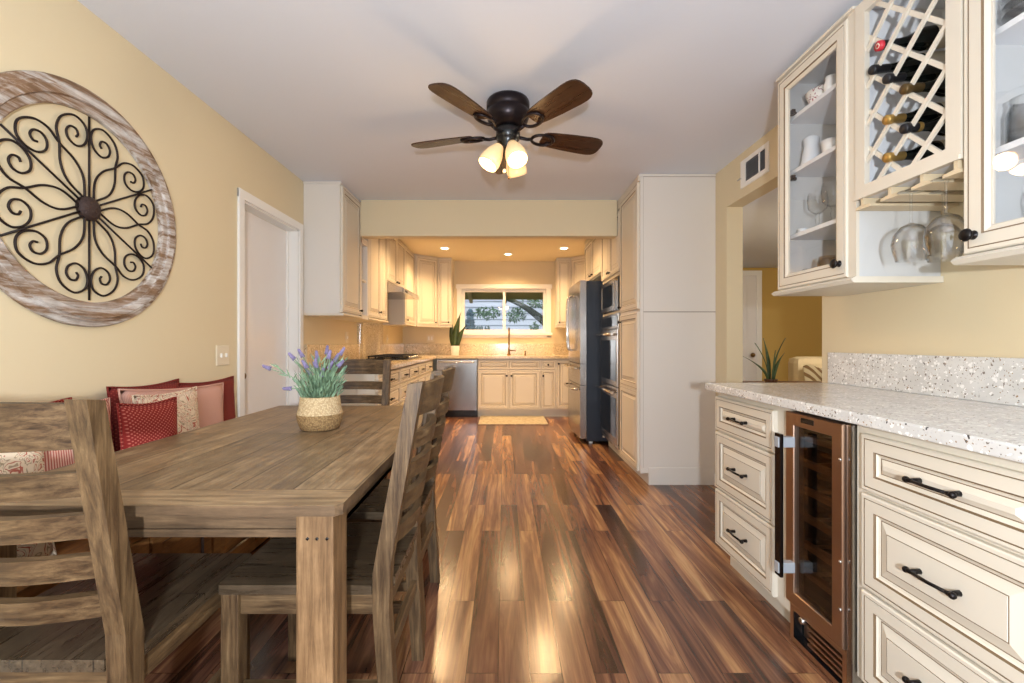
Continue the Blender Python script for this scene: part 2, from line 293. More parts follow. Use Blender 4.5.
# ---------------------------------------------------------------- mesh helpers
class MB:
    def __init__(s): s.bm = bmesh.new()
    def box(s, x0, x1, y0, y1, z0, z1, mi=0, bev=0, mat=None):
        b = bmesh.new(); bmesh.ops.create_cube(b, size=1)
        for v in b.verts: v.co = Vector(((x0+x1)/2+v.co.x*(x1-x0), (y0+y1)/2+v.co.y*(y1-y0), (z0+z1)/2+v.co.z*(z1-z0)))
        if bev: bmesh.ops.bevel(b, geom=list(b.edges), offset=min(bev, abs(x1-x0)*.45, abs(y1-y0)*.45, abs(z1-z0)*.45), segments=2, profile=.6, affect='EDGES')
        s.merge(b, mi, mat); return s
    def merge(s, b, mi=0, mat=None, smooth=False):
        if mat: bmesh.ops.transform(b, matrix=mat, verts=b.verts)
        vm = {v: s.bm.verts.new(v.co) for v in b.verts}
        for f in b.faces:
            try: nf = s.bm.faces.new([vm[v] for v in f.verts])
            except ValueError: continue
            nf.material_index = mi if mi is not None else f.material_index; nf.smooth = smooth or f.smooth
        b.free()
    def hexa(s, bot, top, mi=0):
        """bot, top: 4 points each (ccw from above)"""
        vs = [s.bm.verts.new(p) for p in list(bot)+list(top)]
        for f in ((3, 2, 1, 0), (4, 5, 6, 7), (0, 1, 5, 4), (1, 2, 6, 5), (2, 3, 7, 6), (3, 0, 4, 7)):
            s.bm.faces.new([vs[i] for i in f]).material_index = mi
        return s
    def prism(s, pts, ax, a0, a1, mi=0):
        """pts: 2-D polygon in the two other axes (order x,y,z without ax)"""
        def P(p, a):
            q = list(p); q.insert(ax, a); return q
        A = [s.bm.verts.new(P(p, a0)) for p in pts]; B = [s.bm.verts.new(P(p, a1)) for p in pts]
        n = len(pts)
        s.bm.faces.new(A).material_index = mi; s.bm.faces.new(B[::-1]).material_index = mi
        for i in range(n): s.bm.faces.new((A[i], B[i], B[(i+1) % n], A[(i+1) % n])).material_index = mi
        return s
    def lathe(s, prof, c=(0, 0, 0), n=24, mi=0, mat=None, close=False):
        b = bmesh.new(); rings = []
        for r, z in prof:
            if r < 1e-6: rings.append([b.verts.new((0, 0, z))])
            else: rings.append([b.verts.new((r*math.cos(2*PI*i/n), r*math.sin(2*PI*i/n), z)) for i in range(n)])
        for a, d in zip(rings, rings[1:]):
            for i in range(n):
                j = (i+1) % n
                if len(a) == 1 and len(d) == 1: continue
                if len(a) == 1: f = b.faces.new((a[0], d[j], d[i]))
                elif len(d) == 1: f = b.faces.new((a[i], a[j], d[0]))
                else: f = b.faces.new((a[i], a[j], d[j], d[i]))
        bmesh.ops.recalc_face_normals(b, faces=b.faces)
        T = Matrix.Translation(c) @ mat if mat else Matrix.Translation(c)
        s.merge(b, mi, T, True); return s
    def tube(s, pts, r, n=8, mi=0, caps=True):
        pts = [Vector(p) for p in pts]; rs = r if isinstance(r, (list, tuple)) else [r]*len(pts)
        rings = []; up = None
        for i, p in enumerate(pts):
            t = (pts[min(i+1, len(pts)-1)]-pts[max(i-1, 0)]).normalized()
            if up is None: up = t.orthogonal().normalized()
            up = (up-t*up.dot(t))
            up = up.normalized() if up.length > 1e-5 else t.orthogonal().normalized()
            q = t.cross(up)
            rings.append([s.bm.verts.new(p+rs[i]*(math.cos(2*PI*k/n)*up+math.sin(2*PI*k/n)*q)) for k in range(n)])
        for a, d in zip(rings, rings[1:]):
            for k in range(n):
                f = s.bm.faces.new((a[k], a[(k+1) % n], d[(k+1) % n], d[k])); f.smooth = True; f.material_index = mi
        if caps:
            s.bm.faces.new(rings[0][::-1]).material_index = mi; s.bm.faces.new(rings[-1]).material_index = mi
        return s
    def ball(s, c, r, mi=0, sc=(1, 1, 1), seg=14):
        b = bmesh.new(); bmesh.ops.create_uvsphere(b, u_segments=seg, v_segments=max(6, seg*2//3), radius=r)
        s.merge(b, mi, Matrix.Translation(c) @ Matrix.Diagonal((*sc, 1)), True); return s
    def sweep(s, path, w, t, side, mi=0):
        """rectangular bar along path; side = width direction per point (or one vector)"""
        pts = [Vector(p) for p in path]; rings = []
        for i, p in enumerate(pts):
            tg = (pts[min(i+1, len(pts)-1)]-pts[max(i-1, 0)]).normalized(); sd = Vector(side).normalized(); nn = tg.cross(sd).normalized()
            rings.append([s.bm.verts.new(p+a*sd*w/2+b*nn*t/2) for a, b in ((-1, -1), (1, -1), (1, 1), (-1, 1))])
        for a, d in zip(rings, rings[1:]):
            for k in range(4): s.bm.faces.new((a[k], a[(k+1) % 4], d[(k+1) % 4], d[k])).material_index = mi
        s.bm.faces.new(rings[0][::-1]).material_index = mi; s.bm.faces.new(rings[-1]).material_index = mi
        return s
    def panel(s, o, u, v, n, w, h, prof, cap=True, glaze=1):
        """stepped rectangular front. prof: (inset, height, is_glaze)"""
        o, u, v, n = Vector(o), Vector(u), Vector(v), Vector(n); loops = []
        for ins, ht, g in prof:
            ins = min(ins, w*.46, h*.46)
            loops.append(([s.bm.verts.new(o+u*a+v*b+n*ht) for a, b in ((ins, ins), (w-ins, ins), (w-ins, h-ins), (ins, h-ins))], g))
        for (a, _), (d, g) in zip(loops, loops[1:]):
            for k in range(4): s.bm.faces.new((a[k], a[(k+1) % 4], d[(k+1) % 4], d[k])).material_index = glaze if g else 0
        s.bm.faces.new(loops[0][0][::-1]) if cap else None
        if cap: s.bm.faces.new(loops[-1][0])
        else:
            a, d = loops[-1][0], loops[0][0]
        return s

def origin_of(p):
    L = Vector((0, 0, 0))
    while p: L += p.location; p = p.parent
    return L
def obj(name, mb, mats, parent=None, recalc=False, offset=None):
    bm = mb.bm
    L = origin_of(parent) if parent else Vector((0, 0, 0))
    if offset is not None: L = Vector(offset)
    if recalc: bmesh.ops.recalc_face_normals(bm, faces=bm.faces)
    for v in bm.verts: v.co -= L
    me = bpy.data.meshes.new(name); bm.to_mesh(me); bm.free()
    for m in (mats if isinstance(mats, (list, tuple)) else [mats]): me.materials.append(m)
    o = bpy.data.objects.new(name, me); C.objects.link(o)
    if parent: o.parent = parent
    elif offset is not None: o.location = offset
    return o
def tag(o, label, cat, group=None, kind=None):
    o['label'] = label; o['category'] = cat
    if group: o['group'] = group
    if kind: o['kind'] = kind
    return o
def thing(name, label, cat, loc=(0, 0, 0), group=None):
    o = bpy.data.objects.new(name, None); C.objects.link(o); o.location = loc; o.empty_display_size = .1
    return tag(o, label, cat, group)
def single(name, mb, mats, label, cat, loc=None, group=None):
    return tag(obj(name, mb, mats, offset=loc if loc is not None else None, recalc=False), label, cat, group)
def struct(name, mb, mats, parent=None, **kw):
    o = obj(name, mb, mats, parent, **kw)
    if not parent: o['kind'] = 'structure'
    return o
def copy_tree(o, parent=None):
    c = o.copy(); C.objects.link(c); c.parent = parent
    for ch in list(o.children): copy_tree(ch, c)
    return c
def catmull(P, n=8):
    P = [Vector(p) for p in P]; out = []
    Q = [P[0]*2-P[1]]+P+[P[-1]*2-P[-2]]
    for i in range(1, len(Q)-2):
        for k in range(n):
            t = k/n; a, b, c, d = Q[i-1], Q[i], Q[i+1], Q[i+2]
            out.append(.5*((2*b)+(-a+c)*t+(2*a-5*b+4*c-d)*t*t+(-a+3*b-3*c+d)*t**3))
    out.append(P[-1]); return out
UZ = (0, 0, 1)
def sx(px, Y): return (px-VX)*Y/F
def sz(py, Y): return H-(py-VY)*Y/F

# ---------------------------------------------------------------- shell
XL, XR, YB = -1.65, 1.663, 7.33
Y0 = -1.7
m = MB(); m.box(-1.9, 6.2, Y0, 8.2, -.08, 0); struct('floor', m, M['floor'])
m = MB(); m.box(XL-.14, 1.785, Y0, 4.24, CEIL, CEIL+.08); struct('ceiling', m, M['ceil'])
m = MB(); m.box(XL-.14, 1.785, 4.24, YB+.14, CEIL, CEIL+.08); struct('ceiling_kitchen', m, M['kceil_bounce'])
# left wall with the door opening
DY0, DY1, DZ = 2.835, 3.615, 2.02
m = MB(); m.box(XL-.12, XL, Y0, DY0, 0, CEIL); m.box(XL-.12, XL, DY1, YB, 0, CEIL); m.box(XL-.12, XL, DY0, DY1, DZ, CEIL)
struct('wall_left', m, M['wall'])
OY0, OY1, OZ = 2.353, 3.361, 2.129
m = MB(); m.box(XR, XR+.12, Y0, OY0, 0, CEIL); m.box(XR, XR+.12, OY1, YB, 0, CEIL); m.box(XR, XR+.12, OY0, OY1, OZ, CEIL)
struct('wall_right', m, M['wall'])
WX0, WX1, WZ0, WZ1 = -.70, .70, 1.27, 2.0
m = MB(); m.box(XL-.12, WX0, YB, YB+.14, 0, CEIL); m.box(WX1, XR+.12, YB, YB+.14, 0, CEIL); m.box(WX0, WX1, YB, YB+.14, 0, WZ0); m.box(WX0, WX1, YB, YB+.14, WZ1, CEIL)
struct('wall_back', m, M['wall'])
m = MB(); m.box(-1.33, 1.05, 4.18, 4.29, 2.106, CEIL); struct('wall_header', m, M['wall'])
# room past the opening
m = MB(); m.box(1.785, 6.2, 6.1, 6.22, 0, 2.13); struct('wall_hall', m, M['wall_gold'])
m = MB(); m.box(6.08, 6.2, 0.2, 6.1, 0, 2.13); struct('wall_hall_side', m, M['wall_gold'])
m = MB(); m.box(1.785, 6.2, 0.0, 6.22, 2.13, 2.2); struct('ceiling_hall', m, M['ceil'])
m = MB(); m.box(1.785, 6.2, 0.0, .12, 0, 2.13); struct('wall_hall_near', m, M['wall_gold'])
# baseboards
m = MB(); m.box(XL, XL+.014, Y0, DY0-.06, 0, .09, bev=.004); struct('baseboard_left', m, M['white'])
m = MB(); m.box(XR, XR-.014, 3.37, 3.53, 0, .09, bev=.004); struct('baseboard_right', m, M['white'])

# left door
d = bpy.data.objects.new('door_1', None); C.objects.link(d); d.location = (XL, (DY0+DY1)/2, 0); d['kind'] = 'structure'
m = MB(); m.box(XL-.12, XL-.085, DY0+.015, DY1-.015, .005, DZ-.015, bev=.003); slab = obj('slab', m, M['doorwhite'], d)
m = MB(); m.lathe([(0, .062), (.018, .06), (.027, .045), (.024, .03), (.011, .022), (.011, .006), (.028, .004), (.028, 0)], (XL-.085, DY0+.075, .90), mat=Matrix.Rotation(PI/2, 4, 'Y')); obj('knob', m, M['brass'], slab)
m = MB()
m.box(XL-.085, XL, DY0, DY0+.014, 0, DZ); m.box(XL-.085, XL, DY1-.014, DY1, 0, DZ); m.box(XL-.085, XL, DY0, DY1, DZ-.014, DZ)
for a, b in ((DY0-.055, DY0+.004), (DY1-.004, DY1+.055)): m.box(XL, XL+.016, a, b, 0, DZ+.055, bev=.005)
m.box(XL, XL+.0165, DY0-.055, DY1+.055, DZ-.004, DZ+.056, bev=.005)
m.box(XL-.085, XL-.072, DY1-.03, DY1-.012, 0, DZ-.012); m.box(XL-.085, XL-.072, DY0+.012, DY0+.03, 0, DZ-.012)
obj('door_frame', m, M['white'], d)
# hall door
d = bpy.data.objects.new('door_2', None); C.objects.link(d); d.location = (3.05, 6.1, 0); d['kind'] = 'structure'
m = MB(); m.box(2.68, 3.40, 6.06, 6.09, 0, 2.02, bev=.003)
for zz in ((.2, .9), (1.0, 1.9)): m.panel((2.80, 6.06, zz[0]), (1, 0, 0), UZ, (0, -1, 0), .48, zz[1]-zz[0], [(0, 0, 0), (.02, .004, 0), (.05, .001, 0), (.08, .006, 0)])
obj('slab', m, M['doorwhite'], d)
m = MB(); m.box(3.40, 3.47, 6.05, 6.10, 0, 2.08, bev=.004); m.box(2.61, 2.68, 6.05, 6.10, 0, 2.08, bev=.004); m.box(2.61, 3.47, 6.048, 6.10, 2.02, 2.085, bev=.004); obj('door_frame', m, M['white'], d)
m = MB(); m.ball((3.33, 6.02, .95), .03); m.lathe([(.012, 0), (.012, .04)], (3.33, 6.06, .95), mat=Matrix.Rotation(PI/2, 4, 'X')); obj('knob', m, M['brass'], d)

# window
d = bpy.data.objects.new('window_1', None); C.objects.link(d); d.location = (0, YB, WZ0); d['kind'] = 'structure'
m = MB()
for a, b, c, e in ((WX0-.065, WX0+.005, 1.205, 2.06), (WX1-.005, WX1+.065, 1.205, 2.06)): m.box(a, b, YB-.018, YB, c, e, bev=.004)
m.box(WX0-.08, WX1+.08, YB-.024, YB, 1.995, 2.065, bev=.005); m.box(WX0-.085, WX1+.085, YB-.05, YB+.03, 1.235, 1.275, bev=.006); m.box(WX0-.07, WX1+.07, YB-.018, YB, 1.195, 1.236, bev=.004)
for a, b, c, e in ((WX0, WX0+.012, WZ0, WZ1), (WX1-.012, WX1, WZ0, WZ1)): m.box(a, b, YB, YB+.14, c, e)
m.box(WX0, WX1, YB, YB+.14, WZ1-.012, WZ1); m.box(WX0, WX1, YB, YB+.14, WZ0, WZ0+.012)
obj('window_frame', m, M['white'], d)
for a, b, yy in ((WX0+.012, .025, .05), (-.02, WX1-.012, .075)):
    m = MB(); y = YB+yy; t = .045
    m.box(a, a+t, y, y+.025, WZ0+.012, WZ1-.012, bev=.003); m.box(b-t, b, y, y+.025, WZ0+.012, WZ1-.012, bev=.003)
    m.box(a+t, b-t, y, y+.025, WZ0+.012, WZ0+.012+t, bev=.003); m.box(a+t, b-t, y, y+.025, WZ1-.012-t, WZ1-.012, bev=.003)
    sa = obj('sash', m, M['white'], d)
    m = MB(); m.box(a+t, b-t, y+.01, y+.014, WZ0+t+.012, WZ1-.012-t); obj('pane', m, M['pane'], sa)

# ---------------------------------------------------------------- outside the window
m = MB(); m.box(-8, 8, YB+.14, 16, .2, .3); struct('ground', m, M['grass'])
e = thing('roof_eave', 'olive painted roof eave with rafters above the kitchen window outside', 'eave', (0, YB+.14, 2.1))
m = MB(); m.hexa([(-3, YB+.145, 2.16), (3, YB+.145, 2.16), (3, YB+1.2, 1.93), (-3, YB+1.2, 1.93)], [(-3, YB+.145, 2.2), (3, YB+.145, 2.2), (3, YB+1.2, 1.97), (-3, YB+1.2, 1.97)]); obj('soffit', m, M['eave'], e)
for x in (-1.5, -.62, .02, .80, 1.6):
    m = MB(); m.hexa([(x-.03, YB+.145, 2.06), (x+.03, YB+.145, 2.06), (x+.03, YB+1.2, 1.86), (x-.03, YB+1.2, 1.86)], [(x-.03, YB+.145, 2.16), (x+.03, YB+.145, 2.16), (x+.03, YB+1.2, 1.93), (x-.03, YB+1.2, 1.93)]); obj('rafter', m, plain('rafter_paint', srgb(176, 168, 128), .8), e)
h = thing('neighbour_house', 'pale blue-white house wall with horizontal siding seen through kitchen window', 'house', (0, 12, .3))
m = MB()
for i in range(22): z = .3+i*.16; m.hexa([(-5, 11.97, z), (5, 11.97, z), (5, 12.1, z), (-5, 12.1, z)], [(-5, 12.0, z+.16), (5, 12.0, z+.16), (5, 12.1, z+.16), (-5, 12.1, z+.16)])
obj('siding', m, plain('siding_paint', srgb(196, 206, 222), .7), h)
m = MB(); m.box(-5, 5, 11.9, 12, 1.22, 1.3); obj('ledge', m, plain('ledge_paint', srgb(196, 214, 216), .6), h)
rnd = random.Random(3)
def leaves(m, c, rad, n, sz_=.05, mi=0, rnd=rnd):
    for _ in range(n):
        while True:
            p = Vector((rnd.uniform(-1, 1), rnd.uniform(-1, 1), rnd.uniform(-1, 1)))
            if p.length < 1: break
        p = Vector((c[0]+p.x*rad[0], c[1]+p.y*rad[1], c[2]+p.z*rad[2]))
        a = Vector((rnd.gauss(0, 1), rnd.gauss(0, 1), rnd.gauss(0, 1))).normalized(); b = a.orthogonal().normalized(); s = sz_*rnd.uniform(.6, 1.3)
        vs = [m.bm.verts.new(q) for q in (p-a*s, p+b*s*.45, p+a*s, p-b*s*.45)]
        m.bm.faces.new(vs).material_index = mi
t = thing('garden_tree', 'garden tree with slanting trunk seen through right half of kitchen window', 'tree', (1.5, 9.4, .3))
m = MB(); m.tube(catmull([(1.62, 9.4, .3), (1.35, 9.4, 1.0), (.95, 9.4, 1.45), (.45, 9.4, 1.85), (-.1, 9.4, 2.1)]), .001); 
m = MB(); P = catmull([(1.62, 9.4, .3), (1.35, 9.4, 1.0), (.95, 9.4, 1.45), (.45, 9.4, 1.85), (-.1, 9.4, 2.1)], 5); m.tube(P, [.15-.12*i/(len(P)-1) for i in range(len(P))]); obj('trunk', m, M['bark'], t)
m = MB(); P = catmull([(.95, 9.4, 1.45), (1.1, 9.3, 1.8), (1.3, 9.3, 2.2)], 5); m.tube(P, [.05-.03*i/(len(P)-1) for i in range(len(P))]); obj('branch', m, M['bark'], t)
m = MB()
for c, r, n in (((-.35, 9.3, 1.72), (.28, .2, .14), 120), ((.25, 9.3, 1.68), (.22, .2, .16), 120), ((.85, 9.3, 1.95), (.5, .3, .14), 260), ((1.1, 9.3, 1.62), (.3, .3, .18), 120), ((.62, 9.3, 1.45), (.1, .1, .1), 40), ((1.15, 9.2, 1.25), (.15, .1, .1), 40)): leaves(m, c, r, n)
obj('foliage', m, M['leafout'], t)
t = thing('garden_shrub', 'bluish leafy shrub outside left end of kitchen window', 'shrub', (-.72, 9.6, .3))
m = MB(); m.tube([(-.72, 9.6, .3), (-.72, 9.6, 1.75)], .02); obj('stem', m, M['bark'], t)
m = MB(); leaves(m, (-.72, 9.6, 1.45), (.10, .14, .42), 420, .045); leaves(m, (-.80, 9.6, 1.3), (.1, .1, .3), 150, .045); obj('foliage', m, M['leafblue'], t)
t = thing('agave_row', 'row of low spiky plants along outer window sill', 'plants', (-.5, 7.95, 1.0)); t['kind'] = 'stuff'
m = MB()
for i in range(26):
    x = -.78+rnd.random()*.62; hh = rnd.uniform(.03, .09)+(.22*rnd.random() if x < -.66 else 0); a = rnd.uniform(-.04, .04)
    m.tube([(x, 7.95, 1.30), (x+a*.5, 7.95, 1.31+hh*.7+.02), (x+a, 7.95, 1.335+hh)], [.014, .012, .002], n=5)
obj('leaves', m, M['leafblue'], t)
m = MB(); m.box(-.85, .0, 7.85, 8.05, .3, 1.31, bev=.01); obj('planter', m, M['eave'], t)

# ---------------------------------------------------------------- cabinet kit
RP = [(0, 0, 0), (0, .015, 0), (.004, .019, 0), (.012, .019, 0), (.0125, .0172, 1), (.0150, .0172, 1), (.0155, .019, 0), (.046, .019, 0), (.048, .015, 1), (.0505, .0145, 1), (.054, .010, 0), (.060, .008, 0), (.0625, .008, 1), (.088, .0165, 0), (.0905, .0165, 1), (.091, .018, 0)]
RPS = [(i*.62, h_, g) for i, h_, g in RP]
GP = [(0, 0, 0), (0, .015, 0), (.004, .019, 0), (.014, .019, 0), (.0145, .0172, 1), (.0170, .0172, 1), (.0175, .019, 0), (.050, .019, 0), (.052, .0155, 1), (.0545, .015, 1), (.060, .012, 0), (.066, .008, 0), (.070, .008, 0), (.070, 0, 0)]
def axes(side):
    return {'R': ((0, -1, 0), UZ, (-1, 0, 0)), 'L': ((0, 1, 0), UZ, (1, 0, 0)), 'B': ((1, 0, 0), UZ, (0, -1, 0))}[side]
def face_origin(side, face, a0, a1, z):
    # a0<a1 along Y (R, L) or X (B)
    return {'R': (face, a1, z), 'L': (face, a0, z), 'B': (a0, face, z)}[side]
CABM = None
def front(name, side, face, a0, a1, z0, z1, parent, prof=RP, ax=None, fo=None, glass=False, splits=None):
    u, v, n = ax or axes(side); o = Vector(fo or face_origin(side, face, a0, a1, z0))
    m = MB(); wd = a1-a0
    if splits:
        for (za, zb) in splits:
            m.panel(o+Vector(v)*(za-z0), u, v, n, wd, zb-za, prof)
        return obj(name, m, [M['cab'], M['glaze']], parent)
    m.panel(o, u, v, n, wd, z1-z0, prof, cap=not glass)
    f = obj(name, m, [M['cab'], M['glaze']], parent)
    if glass:
        m = MB(); U, V, Nn = Vector(u), Vector(v), Vector(n); i = .068
        p = [o+U*i+V*i+Nn*.004, o+U*(wd-i)+V*i+Nn*.004, o+U*(wd-i)+V*(z1-z0-i)+Nn*.004, o+U*i+V*(z1-z0-i)+Nn*.004]
        q = [x+Nn*.004 for x in p]
        vs = [m.bm.verts.new(x) for x in p+q]
        for ff in ((3, 2, 1, 0), (4, 5, 6, 7), (0, 1, 5, 4), (1, 2, 6, 5), (2, 3, 7, 6), (3, 0, 4, 7)): m.bm.faces.new([vs[k] for k in ff])
        obj('glass_pane', m, M['pane'], f)
    return f
def pull(parent, p, along, n, L=.10):
    """bar pull with turned ends"""
    p, al, n = Vector(p), Vector(along), Vector(n); m = MB(); r = .0045
    a, b = p-al*L/2, p+al*L/2
    m.tube([a+n*.026, p+n*.030, b+n*.026], r, 8)
    for q, s in ((a, -1), (b, 1)):
        m.tube([q-n*.0005, q+n*.026], [.0075, .005], 8); m.ball(q+n*.026+al*s*.010, .0085, seg=10); m.tube([q+n*.026-al*s*.012, q+n*.026+al*s*.01], [.004, .0075], 8)
    return obj('handle', m, M['black'], parent)
def knob(parent, p, n, r=.013):
    m = MB(); n = Vector(n); R = n.to_track_quat('Z', 'Y').to_matrix().to_4x4()
    m.lathe([(0, .030), (r*.8, .028), (r, .022), (r*.7, .015), (.006, .011), (.006, .003), (r*.7, .001), (r*.7, -.0005)], p, 14, mat=R)
    return obj('knob', m, M['black'], parent)

# ---------------------------------------------------------------- bar: right base cabinets
BF = 1.06+.019           # carcass front; fronts stand 19 mm proud (X = 1.06)
XW = XR-.002
def drawer_stack(name, label, ya, yb, hy, carcass_y=None, zs=((.682, .848), (.394, .672), (.112, .386))):
    t = thing(name, label, 'cabinet', (1.36, (ya+yb)/2, 0))
    ca, cb = carcass_y or (ya, yb)
    m = MB(); m.box(BF, XW, ca, cb, .10, .876); m.box(1.14, XW, ca, cb, 0, .10)
    obj('body', m, [M['cab']], t)
    for z0, z1 in zs:
        f = front('drawer', 'R', BF, ya, yb, z0, z1, t)
        pull(f, (1.06, hy, (z0+z1)/2), (0, 1, 0), (-1, 0, 0))
    return t
drawer_stack('drawer_cabinet', 'cream three-drawer base cabinet at far end of bar beside wine cooler', 1.775, 2.262, 2.018, (1.692, 2.266))
drawer_stack('drawer_cabinet', 'cream three-drawer base cabinet nearest camera, right of wine cooler', .858, 1.338, 1.098, (.855, 1.374))
drawer_stack('drawer_cabinet', 'cream base cabinet past right edge of bar, nearest to viewer', .30, .848, .57, (.28, .855))
# counter
t = thing('bar_countertop', 'white speckled quartz bar countertop with backsplash on right wall', 'countertop', (1.34, 1.3, .878))
m = MB(); m.box(1.022, XW, .25, 2.29, .878, .913, bev=.005); obj('slab', m, M['granite'], t)
m = MB(); m.box(1.643, XW, .25, 2.285, .9135, 1.067, bev=.002); obj('backsplash', m, M['granite'], t)

# wine cooler
t = thing('wine_cooler', 'narrow copper-toned wine cooler with glass door under bar counter', 'wine cooler', (1.36, 1.53, 0))
yA, yB = 1.378, 1.690
m = MB(); X0, X1 = 1.095, 1.64
m.box(X0, X1, yA, yA+.012, .10, .872); m.box(X0, X1, yB-.012, yB, .10, .872); m.box(X0, X1, yA, yB, .86, .872); m.box(X0, X1, yA, yB, .10, .16); m.box(X1-.012, X1, yA, yB, .10, .872)
obj('body', m, M['blackpl'], t)
m = MB(); fr = [(0, 0, 0), (0, .036, 0), (.003, .039, 0), (.045, .039, 0), (.047, .036, 0), (.047, 0, 0)]
m.panel((X0, 1.688, .158), (0, -1, 0), UZ, (-1, 0, 0), 1.688-1.404, .703, fr, cap=False); dr = obj('door', m, [M['copper'], M['copper']], t)
m = MB(); m.box(X0-.028, X0-.020, 1.404+.046, 1.688-.046, .158+.046, .861-.046); obj('glass_pane', m, pane_mat('smoked_pane', (.55, .50, .46, 1), .3), dr)
m = MB(); m.box(X0-.002, X0+.02, 1.449, 1.643, .20, .818); 
m = MB(); m.box(1.0, 1.012, 1.628, 1.664, .265, .785, bev=.003); hd = obj('handle', m, plain('handle_bronze', srgb(52, 44, 40), .25, .9), dr)
for z in (.735, .278): m = MB(); m.box(.996, 1.058, 1.634, 1.660, z, z+.038, bev=.003); obj('handle_bracket', m, plain('bracket_satin_steel', srgb(176, 182, 190), .35, .25), hd)
m = MB(); m.box(1.0545, 1.057, 1.535, 1.60, .832, .850, bev=.003); obj('badge', m, M['blackpl'], dr)
for z in (.75, .43, .28): m = MB(); m.ball((1.054, 1.398+.012, z), .006, seg=8); obj('screw', m, M['steelsmooth'], dr)
m = MB(); m.box(1.066, 1.10, 1.380, 1.402, .03, .862, bev=.003); obj('side_trim', m, M['steel'], t)
m = MB(); m.panel((1.125, 1.688, .006), (0, -1, 0), UZ, (-1, 0, 0), .284, .142, [(0, 0, 0), (0, .050, 0), (.003, .053, 0), (.022, .053, 0), (.024, .02, 1), (.03, .02, 1)])
for z in (.040, .060, .080, .100): m.box(1.078, 1.106, 1.435, 1.600, z, z+.009, 0, .002)
m.box(1.126, 1.64, 1.38, 1.69, .0, .10, 1)
gr = obj('base_grille', m, [M['copper'], M['blackpl']], t)
m = MB(); m.lathe([(0, .014), (.010, .013), (.013, .006), (.013, 0)], (1.075, 1.615, .118), 14, mat=Matrix.Rotation(-PI/2, 4, 'Y')); obj('lock', m, M['steelsmooth'], gr)
m = MB(); m.box(1.0505, 1.056, 1.55, 1.655, .168, .182)
for k, z in enumerate((.26, .36, .46, .56, .66, .755)):
    m = MB(); m.box(1.105, 1.13, yA+.014, yB-.014, z, z+.022, bev=.003)
    for j in range(4): y = yA+.045+j*.072; m.box(1.13, 1.60, y, y+.012, z+.004, z+.014)
    obj('shelf', m, plain('cooler_shelf_wood', srgb(150, 106, 62), .5), t)
for k, z in enumerate((.282, .482, .682)):
    b = thing('wine_bottle', ['dark bottle lying on lowest shelf inside wine cooler', 'dark bottle lying on middle shelf inside wine cooler', 'dark bottle lying on upper shelf inside wine cooler'][k], 'bottle', (1.3, 1.53, z), 'bottles in the wine cooler')
    m = MB(); R = Matrix.Rotation(PI/2, 4, 'Y'); m.lathe([(0, 0), (.014, 0), (.014, .09), (.037, .14), (.037, .30), (.0, .30)], (1.15, 1.575-.04*k, z+.0375), 16, mat=R); obj('body', m, M['winedark'], b)

# ---------------------------------------------------------------- bar: upper cabinets
UF = 1.333+.019; UB, UT = 1.372, 2.387
def upper_box(m, ya, yb, z0, z1, mi_out=0):
    t_ = .018
    m.box(UF, XW, ya, ya+t_, z0, z1); m.box(UF, XW, yb-t_, yb, z0, z1)
    m.box(UF, XW, ya+t_, yb-t_, z0, z0+t_); m.box(UF, XW, ya+t_, yb-t_, z1-t_, z1)
def glass_cab(label, ya, yb, doors, shelves, ext, knobs, filler=0):
    t = thing('glass_cabinet', label, 'cabinet', (1.5, (ya+yb)/2, UB))
    m = MB(); upper_box(m, ya, yb, UB-.004, UT); obj('body', m, M['cabflash'], t)
    m = MB(); m.box(XW-.008, XW, ya+.018, yb-.018, UB+.014, UT-.018); obj('back_panel', m, M['cabin'], t)
    for z in shelves: m = MB(); m.box(UF+.02, XW-.008, ya+.018, yb-.018, z-.018, z); obj('shelf', m, M['cabin'], t)
    m = MB()   # light rail: moulded lip under the box
    m.prism([(UF-.042, UB-.016), (UF-.030, UB-.028), (XW, UB-.028), (XW, UB-.0045), (UF-.024, UB-.0045)], 1, ya-ext, yb+ext)
    obj('light_rail', m, M['cab'], t, recalc=True)
    m = MB(); m.box(UF-.026, XW, ya, yb, UT, UT+.012, bev=.003); obj('top_trim', m, M['cab'], t)
    m = MB(); m.box(UF+.06, XW, ya, yb, UT+.012, CEIL); obj('filler', m, M['cab'], t)
    if filler: m = MB(); m.box(UF-.012, UF, ya, ya+filler, UB-.004, UT); obj('face_frame', m, M['cab'], t)
    for (a, b), k in zip(doors, knobs):
        f = front('door', 'R', UF, a, b, UB, UT-.008, t, prof=GP, glass=True)
        knob(f, (1.333, k, UB+.058 if k > 1.5 else UB+.05), (-1, 0, 0), .019)
        for z in (1.885, 2.195):
            hy = (b-.078) if k < (a+b)/2 else (a+.05)
            m = MB(); m.box(UF+.004, UF+.022, hy, hy+.030, z, z+.022, bev=.004); m.box(UF+.010, UF+.040, hy+.020, hy+.034, z+.004, z+.018, bev=.003); obj('hinge', m, M['black'], f)
    return t
glass_cab('tall cream glass-door cabinet at far end of bar wall', 1.712, 2.195, [(1.752, 2.195)], (1.63, 1.935, 2.19), .012, [1.79], .042)
glass_cab('cream glass-door cabinet at top right, right of wine rack', .52, 1.310, [(.922, 1.308), (.524, .916)], (1.66, 1.99), .012, [1.278, .55])

